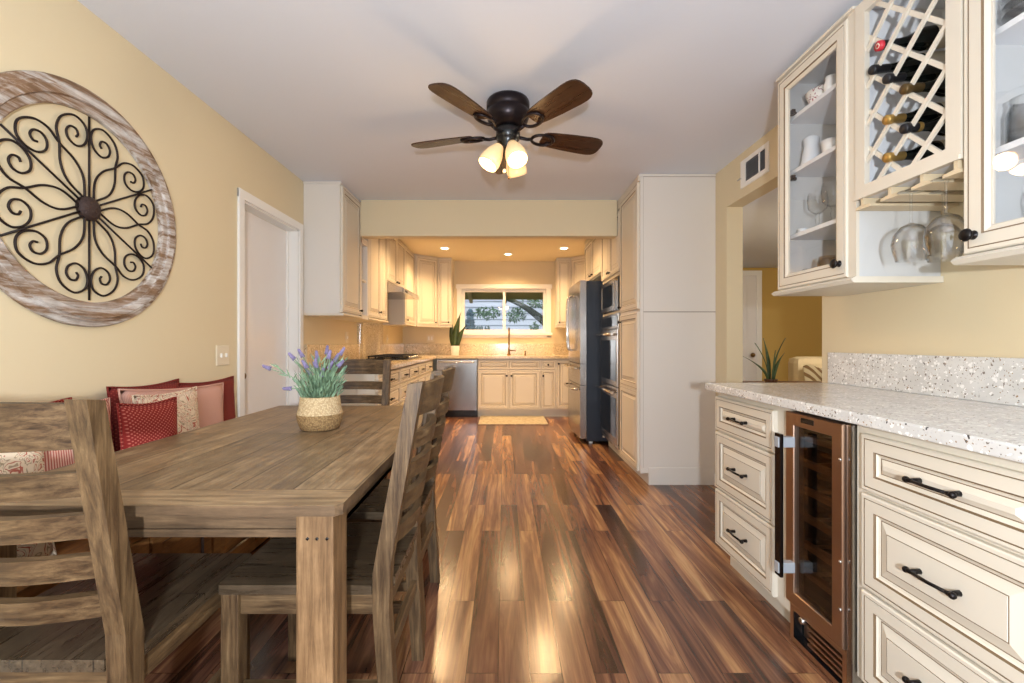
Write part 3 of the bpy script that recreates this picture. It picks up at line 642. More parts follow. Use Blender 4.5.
# wine rack
t = thing('wine_rack', 'white diagonal lattice wine rack cabinet between two glass-door cabinets', 'wine rack', (1.5, 1.51, 1.655))
ya, yb, z0, z1 = 1.313, 1.710, 1.655, UT
m = MB(); tk = .012
m.box(UF, XW, ya, ya+tk, z0, z1); m.box(UF, XW, yb-tk, yb, z0, z1); m.box(UF, XW, ya+tk, yb-tk, z0, z0+tk); m.box(UF, XW, ya+tk, yb-tk, z1-tk, z1); m.box(UF+.05, XW, ya, yb, z1, CEIL)
obj('body', m, M['cabin'], t)
m = MB(); m.box(XW-.006, XW, ya+tk, yb-tk, z0+tk, z1-tk); obj('back_panel', m, M['cabin'], t)
m = MB(); m.panel((UF, yb, z0), (0, -1, 0), UZ, (-1, 0, 0), yb-ya, z1-z0, [(0, 0, 0), (0, .019, 0), (.046, .019, 0), (.046, 0, 0)], cap=False); m.box(UF-.026, UF-.019, ya, yb, z0-.002, z0+.010)
obj('face_frame', m, [M['cab'], M['cab']], t)
def lattice(xf, flip):
    i0, i1, j0, j1 = ya+.040, yb-.045, z0+.040, z1-.04   # opening
    y_ref, pitch = 1.639, .1365
    for k in range(-6, 9):
        zk = 2.084-pitch*(k)
        for sgn in (1, -1):
            # z = zk + sgn*(y_ref - y); clip to opening
            pts = []
            for y in (i0, i1):
                z = zk+sgn*(y_ref-y)
                if j0 <= z <= j1: pts.append((y, z))
            for z in (j0, j1):
                y = y_ref-(z-zk)/sgn
                if i0 < y < i1: pts.append((y, z))
            if len(pts) < 2: continue
            pts.sort(); (a, b), (c, e) = pts[0], pts[-1]
            if math.hypot(a-c, b-e) < .05: continue
            m = MB(); xx = xf+(.0 if (sgn > 0) else .009)
            m.sweep([(xx, a, b), (xx, c, e)], .0145, .008, Vector((0, -(e-b), c-a)))
            obj('lattice_strip', m, M['cab'], t, recalc=True)
lattice(UF-.008, 0)
# bottles in the rack
def bottle(y, zb, cap, label, ring=None, tip=1.322, yn=-.012):
    """neck toward the room; rests in a lattice cell"""
    neck = Vector((tip, y+yn, zb+.014)); base = Vector((tip+.305, y, zb+.052))
    b = thing('wine_bottle', label, 'bottle', tuple(neck), 'wine bottles in the lattice rack')
    R = (base-neck).to_track_quat('Z', 'Y').to_matrix().to_4x4()
    m = MB(); m.lathe([(0, .002), (.0135, .002), (.0145, .07), (.017, .095), (.031, .130), (.0375, .150), (.0375, .300), (.033, .305), (0, .302)], neck, 20, mat=R); bd = obj('body', m, M['winedark'], b)
    m = MB(); m.lathe([(0, 0), (.0145, 0), (.0165, .003), (.0165, .02), (.0152, .022), (.0152, .062), (.0150, .0625)], neck, 20, mat=R); cp = obj('capsule', m, cap, b)
    if ring: m = MB(); m.lathe([(.0156, .045), (.0160, .046), (.0160, .058), (.0156, .059)], neck, 20, mat=R); obj('foil_ring', m, ring, cp)
    m = MB(); m.lathe([(.0378, .175), (.0382, .176), (.0382, .26), (.0378, .261)], neck, 20, mat=R); obj('label_band', m, M['label'], b)
    return b
b = bottle(1.571, 2.151, M['foil'], 'red-capped wine bottle, topmost in lattice rack', yn=.02)
m = MB(); L = origin_of(b); R = Vector((.305, -.02, .038)).to_track_quat('Z', 'Y').to_matrix().to_4x4(); m.lathe([(0, -.001), (.0168, -.001), (.0172, .012), (.0168, .0125)], L, 20, mat=R); o = obj('cap_end', m, M['redfoil'], b)
m = MB(); m.lathe([(.006, -.0018), (.009, -.0018), (.009, -.0012)], L, 16, mat=R); obj('cap_mark', m, M['label'], o)
bottle(1.632, 2.084, M['foil'], 'black-capped wine bottle at left edge, second row of lattice rack')
bottle(1.571, 2.016, M['foil'], 'black-capped wine bottle, middle of three in second row of lattice rack')
bottle(1.503, 1.942, plain('bronze_foil', srgb(96, 76, 44), .4, .5), 'bronze-capped wine bottle, right end of second row of lattice rack')
bottle(1.571, 1.874, M['gold'], 'gold-capped wine bottle in third row, directly above lowest bottle')
bottle(1.503, 1.811, M['foil'], 'dark wine bottle with gold neck ring, right of gold-capped bottle', M['gold'])
bottle(1.571, 1.743, M['gold'], 'gold-capped wine bottle, lowest in lattice rack')

# stemware rack
t = thing('stemware_rack', 'wooden stemware rack slats under wine rack holding upside-down glasses', 'glass rack', (1.5, 1.5, 1.61))
for y in (1.330, 1.438, 1.558, 1.678):
    m = MB(); w1 = .018 if 1.35 < y < 1.69 else .012
    m.prism([(y-w1*2.1, 1.616), (y+w1*2.1, 1.616) if y < 1.66 else (y+.030, 1.616), (y+w1*2.1, 1.625) if y < 1.66 else (y+.030, 1.625), (y+.006, 1.630), (y+.006, 1.654), (y-.006, 1.654), (y-.006, 1.630), (y-w1*2.1, 1.625)] if y > 1.34 else [(y-.015, 1.616), (y+.04, 1.616), (y+.04, 1.625), (y+.006, 1.63), (y+.006, 1.654), (y-.006, 1.654), (y-.006, 1.63), (y-.015, 1.625)], 0, 1.335, XW-.004)
    obj('slat', m, M['woodslat'], t, recalc=True)
def hung_glass(x, y, label):
    g = thing('wine_glass', label, 'glass', (x, y, 1.39), 'wine glasses hanging under the wine rack')
    z = 1.39
    m = MB(); m.lathe([(.041, 0), (.050, .035), (.053, .055), (.048, .085), (.030, .112), (.006, .124), (0, .126)], (x, y, z), 28)
    m.lathe([(.0405, 0), (.0495, .035), (.0525, .055), (.0475, .085), (.0295, .111), (0, .122)], (x, y, z), 28); obj('bowl', m, M['glass'], g)
    m = MB(); m.lathe([(.006, .124), (.0035, .14), (.0035, .215), (.006, .223)], (x, y, z), 12); obj('stem', m, M['glass'], g)
    m = MB(); m.lathe([(.006, .2265), (.036, .2285), (.036, .2305), (0, .234)], (x, y, z), 24); obj('foot', m, M['glass'], g)
hung_glass(1.355, 1.498, 'left wine glass hanging upside down under wine rack')
hung_glass(1.463, 1.498, 'wine glass hanging upside down behind the other two')
hung_glass(1.36, 1.384, 'right wine glass hanging upside down, nearest the glass-door cabinet')

# ---------------------------------------------------------------- crockery in the glass cabinets
def lathed(name, prof, c, mat, label, cat, group=None, n=24):
    m = MB(); m.lathe(prof, c, n); return single(name, m, mat, label, cat, c, group)
def bowlprof(r, h_): return [(r*.35, 0), (r*.4, .004), (r*.75, h_*.35), (r, h_), (r*.96, h_), (r*.7, h_*.4), (0, .01)]
lathed('serving_bowl', bowlprof(.070, .070), (1.455, 2.05, 2.19), M['china'], 'white bowl with purple flowers on top shelf of far glass cabinet', 'bowl')
lathed('cream_jug', [(.02, 0), (.025, .01), (.03, .04), (.022, .06), (.025, .075), (.022, .075), (.02, .05), (0, .01)], (1.415, 1.945, 2.19), M['ceramic'], 'small white jug at right of floral bowl on top shelf', 'jug')
lathed('ceramic_vase', [(.042, 0), (.045, .01), (.036, .07), (.03, .10), (.034, .13), (.018, .145), (0, .147)], (1.435, 2.10, 1.935), M['bluechina'], 'pale blue ceramic jar on second shelf of far glass cabinet', 'vase')
lathed('teacup', [(.02, 0), (.03, .01), (.036, .06), (.033, .06), (.026, .015), (0, .01)], (1.42, 1.955, 1.935), M['ceramic'], 'white cup at right of pale blue jar', 'cup')
def goblet(x, y, z, mat, label, s=1, grp=None):
    g = thing('goblet', label, 'glass', (x, y, z), grp)
    m = MB(); m.lathe([(.034*s, .15*s), (.038*s, .12*s), (.034*s, .085*s), (.012*s, .065*s), (0, .064*s)], (x, y, z)); obj('bowl', m, mat, g)
    m = MB(); m.lathe([(.008*s, .064*s), (.005*s, .05*s), (.009*s, .04*s), (.005*s, .02*s), (.03*s, .004*s), (.031*s, 0), (0, 0)], (x, y, z)); obj('stem', m, mat, g)
goblet(1.425, 2.045, 1.63, M['glass'], 'clear goblet on third shelf of far glass cabinet', 1.1)
goblet(1.43, 1.955, 1.63, M['glass'], 'clear goblet beside door stile on third shelf of far glass cabinet', 1.2)
lathed('salt_dish', [(.012, 0), (.02, .004), (.024, .02), (.02, .022), (0, .008)], (1.405, 2.115, 1.63), M['bluechina'], 'tiny blue and white dish beside clear goblet', 'dish')
lathed('amber_tumbler', [(.032, 0), (.04, .03), (.042, .08), (.036, .11), (.034, .11), (.038, .06), (0, .01)], (1.43, 1.985, 1.386), M['amber'], 'amber ribbed glass jar on bottom shelf of far glass cabinet', 'glass')
lathed('glass_bowl', [(.02, 0), (.035, .02), (.042, .07), (.040, .07), (.03, .02), (0, .01)], (1.425, 2.075, 1.386), M['glass'], 'clear cut-glass bowl beside amber glass jar', 'bowl')
lathed('amber_dish', [(.018, 0), (.024, .01), (.028, .035), (.025, .035), (0, .01)], (1.41, 2.146, 1.386), M['amber'], 'small amber dish at left end of bottom shelf', 'dish')
for k in range(3): lathed('glass_bowl', [(.025, 0), (.03, .003), (.058, .030), (.060, .036), (.03, .008), (0, .006)], (1.44, 1.226, 1.99+k*.024), M['glass'], ['clear glass bowl at bottom of the stack, right glass cabinet', 'clear glass bowl in middle of the stack, right glass cabinet', 'clear glass bowl at top of the stack, right glass cabinet'][k], 'bowl', 'stacked glass bowls')
lathed('glass_jar', [(.036, 0), (.044, .01), (.044, .085), (.036, .11), (.040, .125), (.037, .125), (.033, .11), (.041, .08), (.041, .015), (0, .01)], (1.43, 1.225, 1.66), M['glass'], 'clear ribbed glass jar on middle shelf of right glass cabinet', 'jar')
lathed('candle_dish', [(.018, 0), (.028, .008), (.032, .025), (.028, .027), (0, .018)], (1.41, 1.258, 1.386), plain('honey_ceramic', srgb(222, 206, 170), .4), 'low beige dish on bottom shelf of right glass cabinet', 'dish')
goblet(1.47, 1.215, 1.386, M['glass'], 'clear cut-glass goblet on bottom shelf of right glass cabinet', 1.0)

# ---------------------------------------------------------------- air vent
t = thing('air_vent', 'white wall air vent with dark louvres above the opening', 'vent', (XR, 2.99, 2.2))
m = MB(); m.panel((XR, 3.15, 2.19), (0, -1, 0), UZ, (-1, 0, 0), .33, .19, [(0, 0, 0), (0, .006, 0), (.004, .010, 0), (.030, .010, 0), (.030, .002, 0)]); m.box(XR-.01, XR-.002, 2.915, 2.925, 2.215, 2.355); obj('frame', m, [M['white'], M['white']], t)
m = MB(); m.box(XR-.004, XR-.0025, 2.85, 3.12, 2.22, 2.35); obj('duct', m, M['ventdark'], t)
for k in range(7):
    z = 2.228+k*.0175; m = MB(); m.hexa([(XR-.009, 2.93, z), (XR-.009, 3.085, z), (XR-.0035, 3.085, z+.008), (XR-.0035, 2.93, z+.008)], [(XR-.009, 2.93, z+.002), (XR-.009, 3.085, z+.002), (XR-.0035, 3.085, z+.010), (XR-.0035, 2.93, z+.010)]); obj('louvre', m, plain('louvre_grey', srgb(120, 124, 130), .5), t)
m = MB(); m.box(XR-.0105, XR-.002, 3.085, 3.12, 2.22, 2.35); obj('side_plate', m, M['white'], t)
m = MB(); m.box(XR-.022, XR-.010, 3.135, 3.142, 2.255, 2.262); m.box(XR-.024, XR-.020, 3.13, 3.165, 2.250, 2.258); obj('lever', m, M['steelsmooth'], t)

# ---------------------------------------------------------------- pantry, ovens, fridge
PX = 1.053; PF = PX+.019
t = thing('pantry_cabinet', 'tall cream pantry cabinet reaching the ceiling beside ovens', 'cabinet', (1.36, 3.82, 0))
m = MB(); m.box(PF, XW, 3.536, 4.104, .09, CEIL-.001); m.box(1.135, XW, 3.536, 4.104, 0, .09)
b = obj('body', m, M['cabside'], t)
m = MB(); m.box(PF-.003, XW, 3.532, 3.536, 1.360, CEIL-.02); m.box(PF-.003, XW, 3.532, 3.536, .13, 1.355); m.box(PF-.003, PF+.02, 3.528, 3.532, .09, CEIL-.02); m.box(1.135, XW, 3.526, 3.536, 0, .135, bev=.002); m.box(PF-.012, XW, 3.525, 3.536, CEIL-.02, CEIL-.001, bev=.003)
sp = obj('side_panel', m, M['cabside'], t)
m = MB(); m.box(PF-.002, XW, 3.5315, 3.5345, 1.354, 1.361); m.box(PF+.020, PF+.0225, 3.5305, 3.533, .135, CEIL-.02); m.box(PF, XW, 3.530, 3.534, CEIL-.0225, CEIL-.019); obj('seam', m, plain('seam_shadow_gap', srgb(150, 138, 124), .6), sp)
f = front('door', 'R', PF, 3.560, 4.098, 1.385, CEIL-.055, t); knob(f, (PX, 4.06, 1.43), (-1, 0, 0))
f = front('door', 'R', PF, 3.560, 4.098, .10, 1.36, t, splits=((.10, .735), (.737, 1.36))); knob(f, (PX, 4.06, 1.30), (-1, 0, 0))
m = MB(); m.box(PX+.004, PF, 3.540, 4.10, CEIL-.05, CEIL-.002, bev=.004); obj('crown', m, M['cab'], t)

t = thing('oven_cabinet', 'tall cream oven cabinet with small upper doors between pantry and refrigerator', 'cabinet', (1.36, 4.5, 0))
m = MB(); A, B_ = 4.106, 4.886
m.box(PF, XW, A, B_, 1.745, CEIL-.001); m.box(PF, XW, A, A+.02, .09, 1.745); m.box(PF, XW, B_-.02, B_, .09, 1.745); m.box(1.135, XW, A, B_, 0, .12); m.box(XW-.02, XW, A, B_, .12, 1.745); m.box(PF, XW, A+.02, B_-.02, 1.395, 1.415)
obj('body', m, M['cab'], t)
for a, b in ((A+.01, 4.492), (4.498, B_-.01)):
    f = front('door', 'R', PF, a, b, 1.775, 2.33, t); knob(f, (PX, 4.52 if b > 4.6 else 4.47, 1.81), (-1, 0, 0))
m = MB(); m.box(PX+.004, PF, A, B_, 2.35, CEIL-.002, bev=.004); obj('crown', m, M['cab'], t)
t = thing('microwave', 'built-in steel microwave with black window above double oven', 'microwave', (1.3, 4.5, 1.42))
m = MB(); m.box(PX+.01, 1.5, A+.022, B_-.022, 1.417, 1.742); obj('body', m, M['blackpl'], t)
m = MB(); m.panel((PX+.01, B_-.03, 1.425), (0, -1, 0), UZ, (-1, 0, 0), .60, .305, [(0, 0, 0), (0, .014, 0), (.003, .017, 0), (.042, .017, 0), (.044, .012, 0), (.044, .012, 0)]); dd = obj('door', m, [M['steel'], M['steel']], t)
m = MB(); m.box(PX-.004, PX-.0015, B_-.03-.555, B_-.03-.045, 1.472, 1.685); obj('window', m, M['darkglass'], dd)
m = MB(); m.box(PX-.004, PX+.01, A+.03, B_-.635, 1.425, 1.73, bev=.003); obj('control_panel', m, M['darkglass'], t)
t = thing('double_oven', 'stainless built-in double oven with two dark glass doors', 'oven', (1.3, 4.5, .12))
m = MB(); m.box(PX+.01, 1.6, A+.022, B_-.022, .13, 1.392); obj('body', m, M['steel'], t)
m = MB(); m.box(PX-.004, PX+.01, A+.03, B_-.03, 1.25, 1.385, bev=.003); cp = obj('control_panel', m, M['steel'], t)
m = MB(); m.box(PX-.006, PX-.004, A+.06, B_-.06, 1.275, 1.365); obj('display', m, M['darkglass'], cp)
for z0_, z1_ in ((.705, 1.24), (.175, .695)):
    m = MB(); m.box(PX-.012, PX+.01, A+.03, B_-.03, z0_, z1_, bev=.004); dd = obj('door', m, M['steel'], t)
    m = MB(); m.box(PX-.0145, PX-.012, A+.075, B_-.075, z0_+.05, z1_-.10, bev=.001); obj('window', m, M['darkglass'], dd)
    m = MB(); m.tube([(PX-.055, A+.06, z1_-.045), (PX-.055, B_-.06, z1_-.045)], .012, 10)
    for y in (A+.10, B_-.10): m.tube([(PX-.012, y, z1_-.045), (PX-.055, y, z1_-.045)], .008, 8)
    obj('handle', m, M['steelsmooth'], dd)
m = MB(); m.box(PX-.006, PX+.01, A+.03, B_-.03, .132, .168, bev=.002)
for k in range(3): m.box(PX-.008, PX-.005, A+.06, B_-.06, .138+k*.009, .142+k*.009)
obj('vent_trim', m, M['steel'], t)

t = thing('refrigerator', 'stainless french-door refrigerator with dark side at right of kitchen', 'refrigerator', (1.25, 5.4, 0))
FA, FB, FX = 4.945, 5.855, .825
m = MB(); m.box(FX+.085, 1.62, FA, FB, .03, 1.795, bev=.006); obj('body', m, M['fridgeside'], t)
def fdoor(name, a, b, z0_, z1_, bulge=.012):
    m = MB(); n_ = 8; pts = []
    for i in range(n_+1):
        y = a+(b-a)*i/n_; tt = (y-FA)/(FB-FA); pts.append((FX+.02-bulge*4*tt*(1-tt)-(.008), y))
    pts += [(FX+.080, b), (FX+.080, a)]
    m.prism(pts, 2, z0_, z1_); return obj(name, m, M['steel'], t, recalc=True)
mid = (FA+FB)/2
for a, b, s in ((FA+.002, mid-.003, 1), (mid+.003, FB-.002, -1)):
    dd = fdoor('door', a, b, .885, 1.80)
    y = mid-.05 if s == 1 else mid+.05
    m = MB(); P = catmull([(FX-.010, y, 1.02), (FX-.055, y, 1.06), (FX-.066, y, 1.34), (FX-.055, y, 1.63), (FX-.010, y, 1.67)], 6); m.tube(P, .011, 10); obj('handle', m, M['steelsmooth'], dd)
for z0_, z1_ in ((.65, .878), (.06, .643)):
    dd = fdoor('drawer', FA+.002, FB-.002, z0_, z1_)
    m = MB(); P = catmull([(FX-.004, FA+.09, z1_-.05), (FX-.055, FA+.14, z1_-.05), (FX-.065, mid, z1_-.05), (FX-.055, FB-.14, z1_-.05), (FX-.004, FB-.09, z1_-.05)], 6); m.tube(P, .011, 10); obj('handle', m, M['steelsmooth'], dd)
for y in (FA+.06, FB-.06): m = MB(); m.lathe([(.022, 0), (.022, .03), (.01, .035)], (FX+.14, y, 0), 12); obj('foot', m, M['white'], t)
t = thing('fridge_top_cabinet', 'cream cabinet mounted above the refrigerator', 'cabinet', (1.36, 5.4, 1.87))
m = MB(); m.box(PF, XW, 4.89, 5.90, 1.87, CEIL-.001); obj('body', m, M['cab'], t)
for a, b, k in ((4.90, 5.392, 5.33), (5.398, 5.89, 5.46)):
    f = front('door', 'R', PF, a, b, 1.885, 2.36, t); knob(f, (PX, k, 1.92), (-1, 0, 0))
m = MB(); m.box(PX+.004, PF, 4.89, 5.90, 2.375, CEIL-.002, bev=.004); obj('crown', m, M['cab'], t)

# right return of wall cabinets beyond the fridge
def diag(label, side):
    s = -1 if side == 'L' else 1; W = abs(XL if side == 'L' else XR)-.002
    a = (s*(W-.33), 6.72); b = (s*(W-.61), 7.0)
    t = thing('corner_wall_cabinet', label, 'cabinet', (s*(W-.2), 7.1, 1.375))
    m = MB(); P = [a, b, (s*(W-.61), YB-.002), (s*W, YB-.002), (s*W, 6.72)]
    m.prism(P, 2, 1.375, CEIL-.001); obj('body', m, M['cab'], t, recalc=True)
    A_, B2 = (a, b) if s < 0 else (b, a)
    u = Vector((B2[0]-A_[0], B2[1]-A_[1], 0)); Lg = u.length; u.normalize(); n = u.cross(Vector(UZ))
    if n.y > 0: n = -n
    o = Vector((A_[0], A_[1], 1.385))+n*.0
    f = front('door', None, 0, .01, Lg-.01, 1.385, 2.40, t, ax=(u, UZ, n), fo=tuple(o+u*.01)); knob(f, tuple(o+u*(Lg-.05 if s < 0 else .05)+n*.019+Vector((0, 0, .04))), n)
    m = MB(); m.prism([(A_[0]+n.x*.03, A_[1]+n.y*.03), (B2[0]+n.x*.03, B2[1]+n.y*.03), (B2[0], B2[1]), (A_[0], A_[1])], 2, 1.355, 1.374); obj('light_rail', m, M['cab'], t, recalc=True)
diag('cream diagonal corner wall cabinet left of window', 'L'); diag('cream diagonal corner wall cabinet behind refrigerator', 'R')
def wallcab_back(x0, x1, label, kx):
    t = thing('wall_cabinet', label, 'cabinet', ((x0+x1)/2, 7.17, 1.375))
    m = MB(); m.box(x0, x1, 7.019, YB-.002, 1.375, CEIL-.001); obj('body', m, M['cab'], t)
    f = front('door', 'B', 7.019, x0+.004, x1-.004, 1.385, 2.40, t, prof=RPS); knob(f, (kx, 7.0, 1.43), (0, -1, 0))
    m = MB(); m.box(x0, x1, 6.99, YB-.002, 1.355, 1.374); obj('light_rail', m, M['cab'], t)
wallcab_back(-1.036, -.82, 'narrow cream wall cabinet immediately left of window', -.86)
wallcab_back(.824, 1.049, 'narrow cream wall cabinet immediately right of window', .86)

# ---------------------------------------------------------------- left wall cabinets
LX = -1.33; LF = LX-.019; XI = XL+.002
def left_upper(name, label, ya, yb, z0_, z1_, doors, knobs, prof=RP, kz=None, endp=False, rail=True, dtop=None):
    t = thing(name, label, 'cabinet', (-1.5, (ya+yb)/2, z0_))
    m = MB(); m.box(XI, LF, ya, yb, z0_, z1_); obj('body', m, M['cabside' if endp else 'cab'], t)
    for (a, b), k in zip(doors, knobs):
        f = front('door', 'L', LF, a, b, z0_+.012, dtop or z1_-.03, t, prof=prof)
        if k: knob(f, (LX, k, (kz or z0_+.05)), (1, 0, 0))
    if rail: m = MB(); m.prism([(XI, z0_-.02), (LF+.028, z0_-.02), (LF+.036, z0_-.012), (LF+.02, z0_-.0005), (XI, z0_-.0005)], 1, ya, yb); obj('light_rail', m, M['cab'], t, recalc=True)
    return t
t = left_upper('wall_cabinet', 'tall cream wall cabinet with flat end panel beside white door', 3.70, 4.195, 1.36, CEIL-.001, [(3.715, 4.19)], [4.15], endp=True)
m = MB(); m.box(XI, LF+.012, 3.69, 3.70, CEIL-.02, CEIL-.001, bev=.003); m.box(LF-.02, LF, 3.695, 3.70, 1.36, CEIL-.02); obj('end_trim', m, M['cabside'], t)
t = thing('open_shelf_unit', 'narrow open shelf unit between cream wall cabinets under the header', 'shelf', (-1.5, 4.3, 1.36))
m = MB(); a, b = 4.197, 4.398; m.box(XI, LX, a, a+.016, 1.36, 2.10); m.box(XI, LX, b-.016, b, 1.36, 2.10); m.box(XI, LX, a, b, 2.05, 2.104); m.box(XI, LX, a, b, 1.34, 1.376); m.box(XI, XI+.008, a, b, 1.36, 2.10); obj('body', m, M['cabside'], t)
for z in (1.70,): m = MB(); m.box(XI, LX-.01, a+.016, b-.016, z, z+.018); obj('shelf', m, M['cab'], t)
left_upper('wall_cabinet', 'double-door cream wall cabinet left of the range hood', 4.40, 5.138, 1.36, CEIL-.001, [(4.41, 4.845), (4.851, 5.13)], [4.80, None], kz=1.44)
left_upper('hood_cabinet', 'short cream cabinet directly above the range hood', 5.14, 6.048, 1.815, CEIL-.001, [(5.15, 5.59), (5.596, 6.04)], [5.55, 5.64], kz=1.86, rail=False)
left_upper('wall_cabinet', 'narrow cream wall cabinet right of the range hood', 6.05, 6.718, 1.375, CEIL-.001, [(6.06, 6.71)], [6.15])
t = thing('range_hood', 'slanted stainless range hood under short cabinet', 'range hood', (-1.5, 5.6, 1.69))
m = MB(); m.prism([(XI, 1.695), (-1.15, 1.695), (-1.15, 1.745), (-1.34, 1.812), (XI, 1.812)], 1, 5.145, 6.045); obj('body', m, M['steel'], t, recalc=True)
m = MB(); m.box(-1.158, -1.144, 5.145, 6.045, 1.69, 1.735, bev=.002); obj('visor', m, M['steelsmooth'], t)
m = MB(); m.box(-1.149, -1.143, 5.20, 5.34, 1.70, 1.722); obj('controls', m, M['blackpl'], t)
# left base run
BLF = -1.05; BC = BLF-.019
def left_base(label, ya, yb, rows, cols, pullL=.09):
    t = thing('base_cabinet', label, 'cabinet', (-1.35, (ya+yb)/2, 0))
    m = MB(); m.box(XI, BC, ya, yb, .10, .876); m.box(XI, BC-.06, ya, yb, 0, .10); obj('body', m, M['cab'], t)
    for z0_, z1_ in rows:
        for a, b in cols:
            f = front('drawer', 'L', BC, a, b, z0_, z1_, t, prof=RPS); pull(f, (BLF, (a+b)/2, (z0_+z1_)/2), (0, 1, 0), (1, 0, 0), pullL)
rws = ((.70, .852), (.50, .69), (.31, .49), (.112, .30))
left_base('cream drawer cabinet at near end of left kitchen run', 3.74, 4.55, rws, [(3.76, 4.54)])
left_base('cream drawer cabinet just before the cooktop cabinet', 4.552, 5.05, rws, [(4.56, 5.04)])
left_base('cream base cabinet under the cooktop', 5.052, 6.05, ((.70, .852), (.41, .69), (.112, .40)), [(5.06, 5.545), (5.555, 6.04)])
left_base('cream drawer cabinet in the corner beside dishwasher', 6.052, 6.735, ((.70, .852), (.41, .69), (.112, .40)), [(6.06, 6.66)])
# counters
t = thing('kitchen_countertop', 'l-shaped beige granite kitchen countertop with backsplash', 'countertop', (-.5, 7.0, .878))
m = MB(); m.prism([(XI, 3.715), (-1.02, 3.715), (-1.02, 6.69), (1.66, 6.69), (1.66, YB-.003), (XI, YB-.003)], 2, .878, .915); sl = obj('slab', m, M['granite2'], t, recalc=True)
for q in ((XI+.02, 1.66, YB-.023, YB-.003), (XI, XI+.02, 3.715, 5.06), (XI, XI+.02, 6.06, YB-.003)): m = MB(); m.box(*q, .9155, 1.10, bev=.002); obj('backsplash', m, M['granite2'], t)
m = MB(); m.box(XI, XI+.022, 5.06, 6.06, .9155, 1.334, bev=.002); m.box(XI, XI+.022, 5.15, 6.04, 1.334, 1.69, bev=.002); obj('cooktop_backsplash', m, M['granite2'], t)
m = MB(); m.box(XI+.0225, XI+.03, 5.075, 5.10, 1.11, 1.33, bev=.002); single('tool_strip', m, M['steel'], 'narrow steel strip standing on wall below left cabinets', 'strip')
t = thing('gas_cooktop', 'black gas cooktop with cast grates on beige counter', 'cooktop', (-1.34, 5.6, .915))
m = MB(); m.box(-1.58, -1.10, 5.15, 6.03, .9155, .930, bev=.004); obj('base', m, M['blackpl'], t)
for k in range(3):
    y0_ = 5.17+k*.286; m = MB()
    for dx in (-1.56, -1.35, -1.165): m.box(dx-.006, dx+.006, y0_, y0_+.27, .950, .964)
    for dy in (0, .09, .18, .27): m.box(-1.56, -1.16, y0_+dy-.006 if dy else y0_, y0_+dy+.006, .950, .964)
    for dx in (-1.555, -1.17):
        for dy in (.006, .262): m.box(dx-.006, dx+.006, y0_+dy-.006, y0_+dy+.006, .9305, .950)
    obj('grate', m, plain('cast_iron', srgb(22, 22, 24), .6), t)
for x, y in ((-1.45, 5.30), (-1.25, 5.30), (-1.36, 5.59), (-1.45, 5.88), (-1.25, 5.88)): m = MB(); m.lathe([(.045, .0005), (.045, .010), (.03, .016), (0, .017)], (x, y, .930), 18); obj('burner', m, M['blackpl'], t)
for k in range(5): m = MB(); m.lathe([(.016, .0005), (.014, .022), (0, .024)], (-1.125, 5.35+k*.12, .930), 12); obj('control_knob', m, M['steelsmooth'], t)

# back base run
t = thing('dishwasher', 'stainless dishwasher left of the sink cabinet', 'dishwasher', (-.7, 7.0, 0))
m = MB(); m.box(-1.008, -.400, 6.735, 7.25, .02, .872); obj('body', m, M['blackpl'], t)
m = MB(); m.box(-1.004, -.404, 6.705, 6.735, .105, .862, bev=.004); dd = obj('door', m, M['steel'], t)
m = MB(); m.tube(catmull([(-.97, 6.66, .825), (-.70, 6.65, .825), (-.44, 6.66, .825)], 6), .012, 10)
for x in (-.95, -.46): m.tube([(x, 6.704, .825), (x, 6.662, .825)], .009, 8)
obj('handle', m, M['steelsmooth'], dd)
m = MB(); m.box(-1.004, -.404, 6.74, 6.76, .005, .10); obj('kick_plate', m, M['blackpl'], t)
def back_base(name, label, x0, x1, fronts):
    t = thing(name, label, 'cabinet', ((x0+x1)/2, 7.0, 0))
    m = MB(); m.box(x0, x1, 6.739, YB-.003, .10, .876); m.box(x0, x1, 6.80, YB-.003, 0, .10); obj('body', m, M['cab'], t)
    for nm, a, b, z0_, z1_, k in fronts:
        f = front(nm, 'B', 6.739, a, b, z0_, z1_, t, prof=RPS if z1_-z0_ < .2 or b-a < .3 else RP)
        if k: knob(f, (k[0], 6.72, k[1]), (0, -1, 0), .015)
back_base('sink_cabinet', 'cream double-door sink base cabinet under the window', -.396, .545, [('drawer', -.388, .072, .715, .855, None), ('drawer', .078, .538, .715, .855, None), ('door', -.388, .072, .125, .700, (.040, .62)), ('door', .078, .538, .125, .700, (.110, .62))])
back_base('base_cabinet', 'narrow cream base cabinet with drawer right of sink cabinet', .546, .775, [('drawer', .552, .770, .715, .855, (.66, .785)), ('door', .552, .770, .125, .700, (.585, .62))])
back_base('base_cabinet', 'cream base cabinet partly hidden behind refrigerator', .776, 1.65, [('door', .782, 1.20, .125, .855, (.815, .80))])
m = MB(); m.box(-.35, .60, 6.10, 6.78, .0, .012, bev=.004); single('kitchen_mat', m, M['mat'], 'beige patterned kitchen mat on floor before sink', 'mat', (.12, 6.4, 0))
t = thing('sink_faucet', 'bronze kitchen faucet standing behind sink under window', 'faucet', (.08, 7.22, .915))
m = MB(); m.lathe([(.03, .0005), (.028, .012), (.016, .03), (.014, .10)], (.08, 7.22, .915), 16); obj('base', m, M['brass'], t)
m = MB(); P = catmull([(.08, 7.22, 1.0), (.08, 7.22, 1.25), (.08, 7.19, 1.33), (.08, 7.12, 1.34), (.08, 7.06, 1.30), (.08, 7.05, 1.20)], 6); m.tube(P, .013, 10); obj('spout', m, M['brass'], t)
m = MB(); m.tube([(.09, 7.22, .99), (.19, 7.21, .985)], [.011, .007], 8); obj('handle', m, M['brass'], t)
t = thing('soap_dispenser', 'small bronze soap dispenser right of the faucet', 'dispenser', (.34, 7.22, .915))
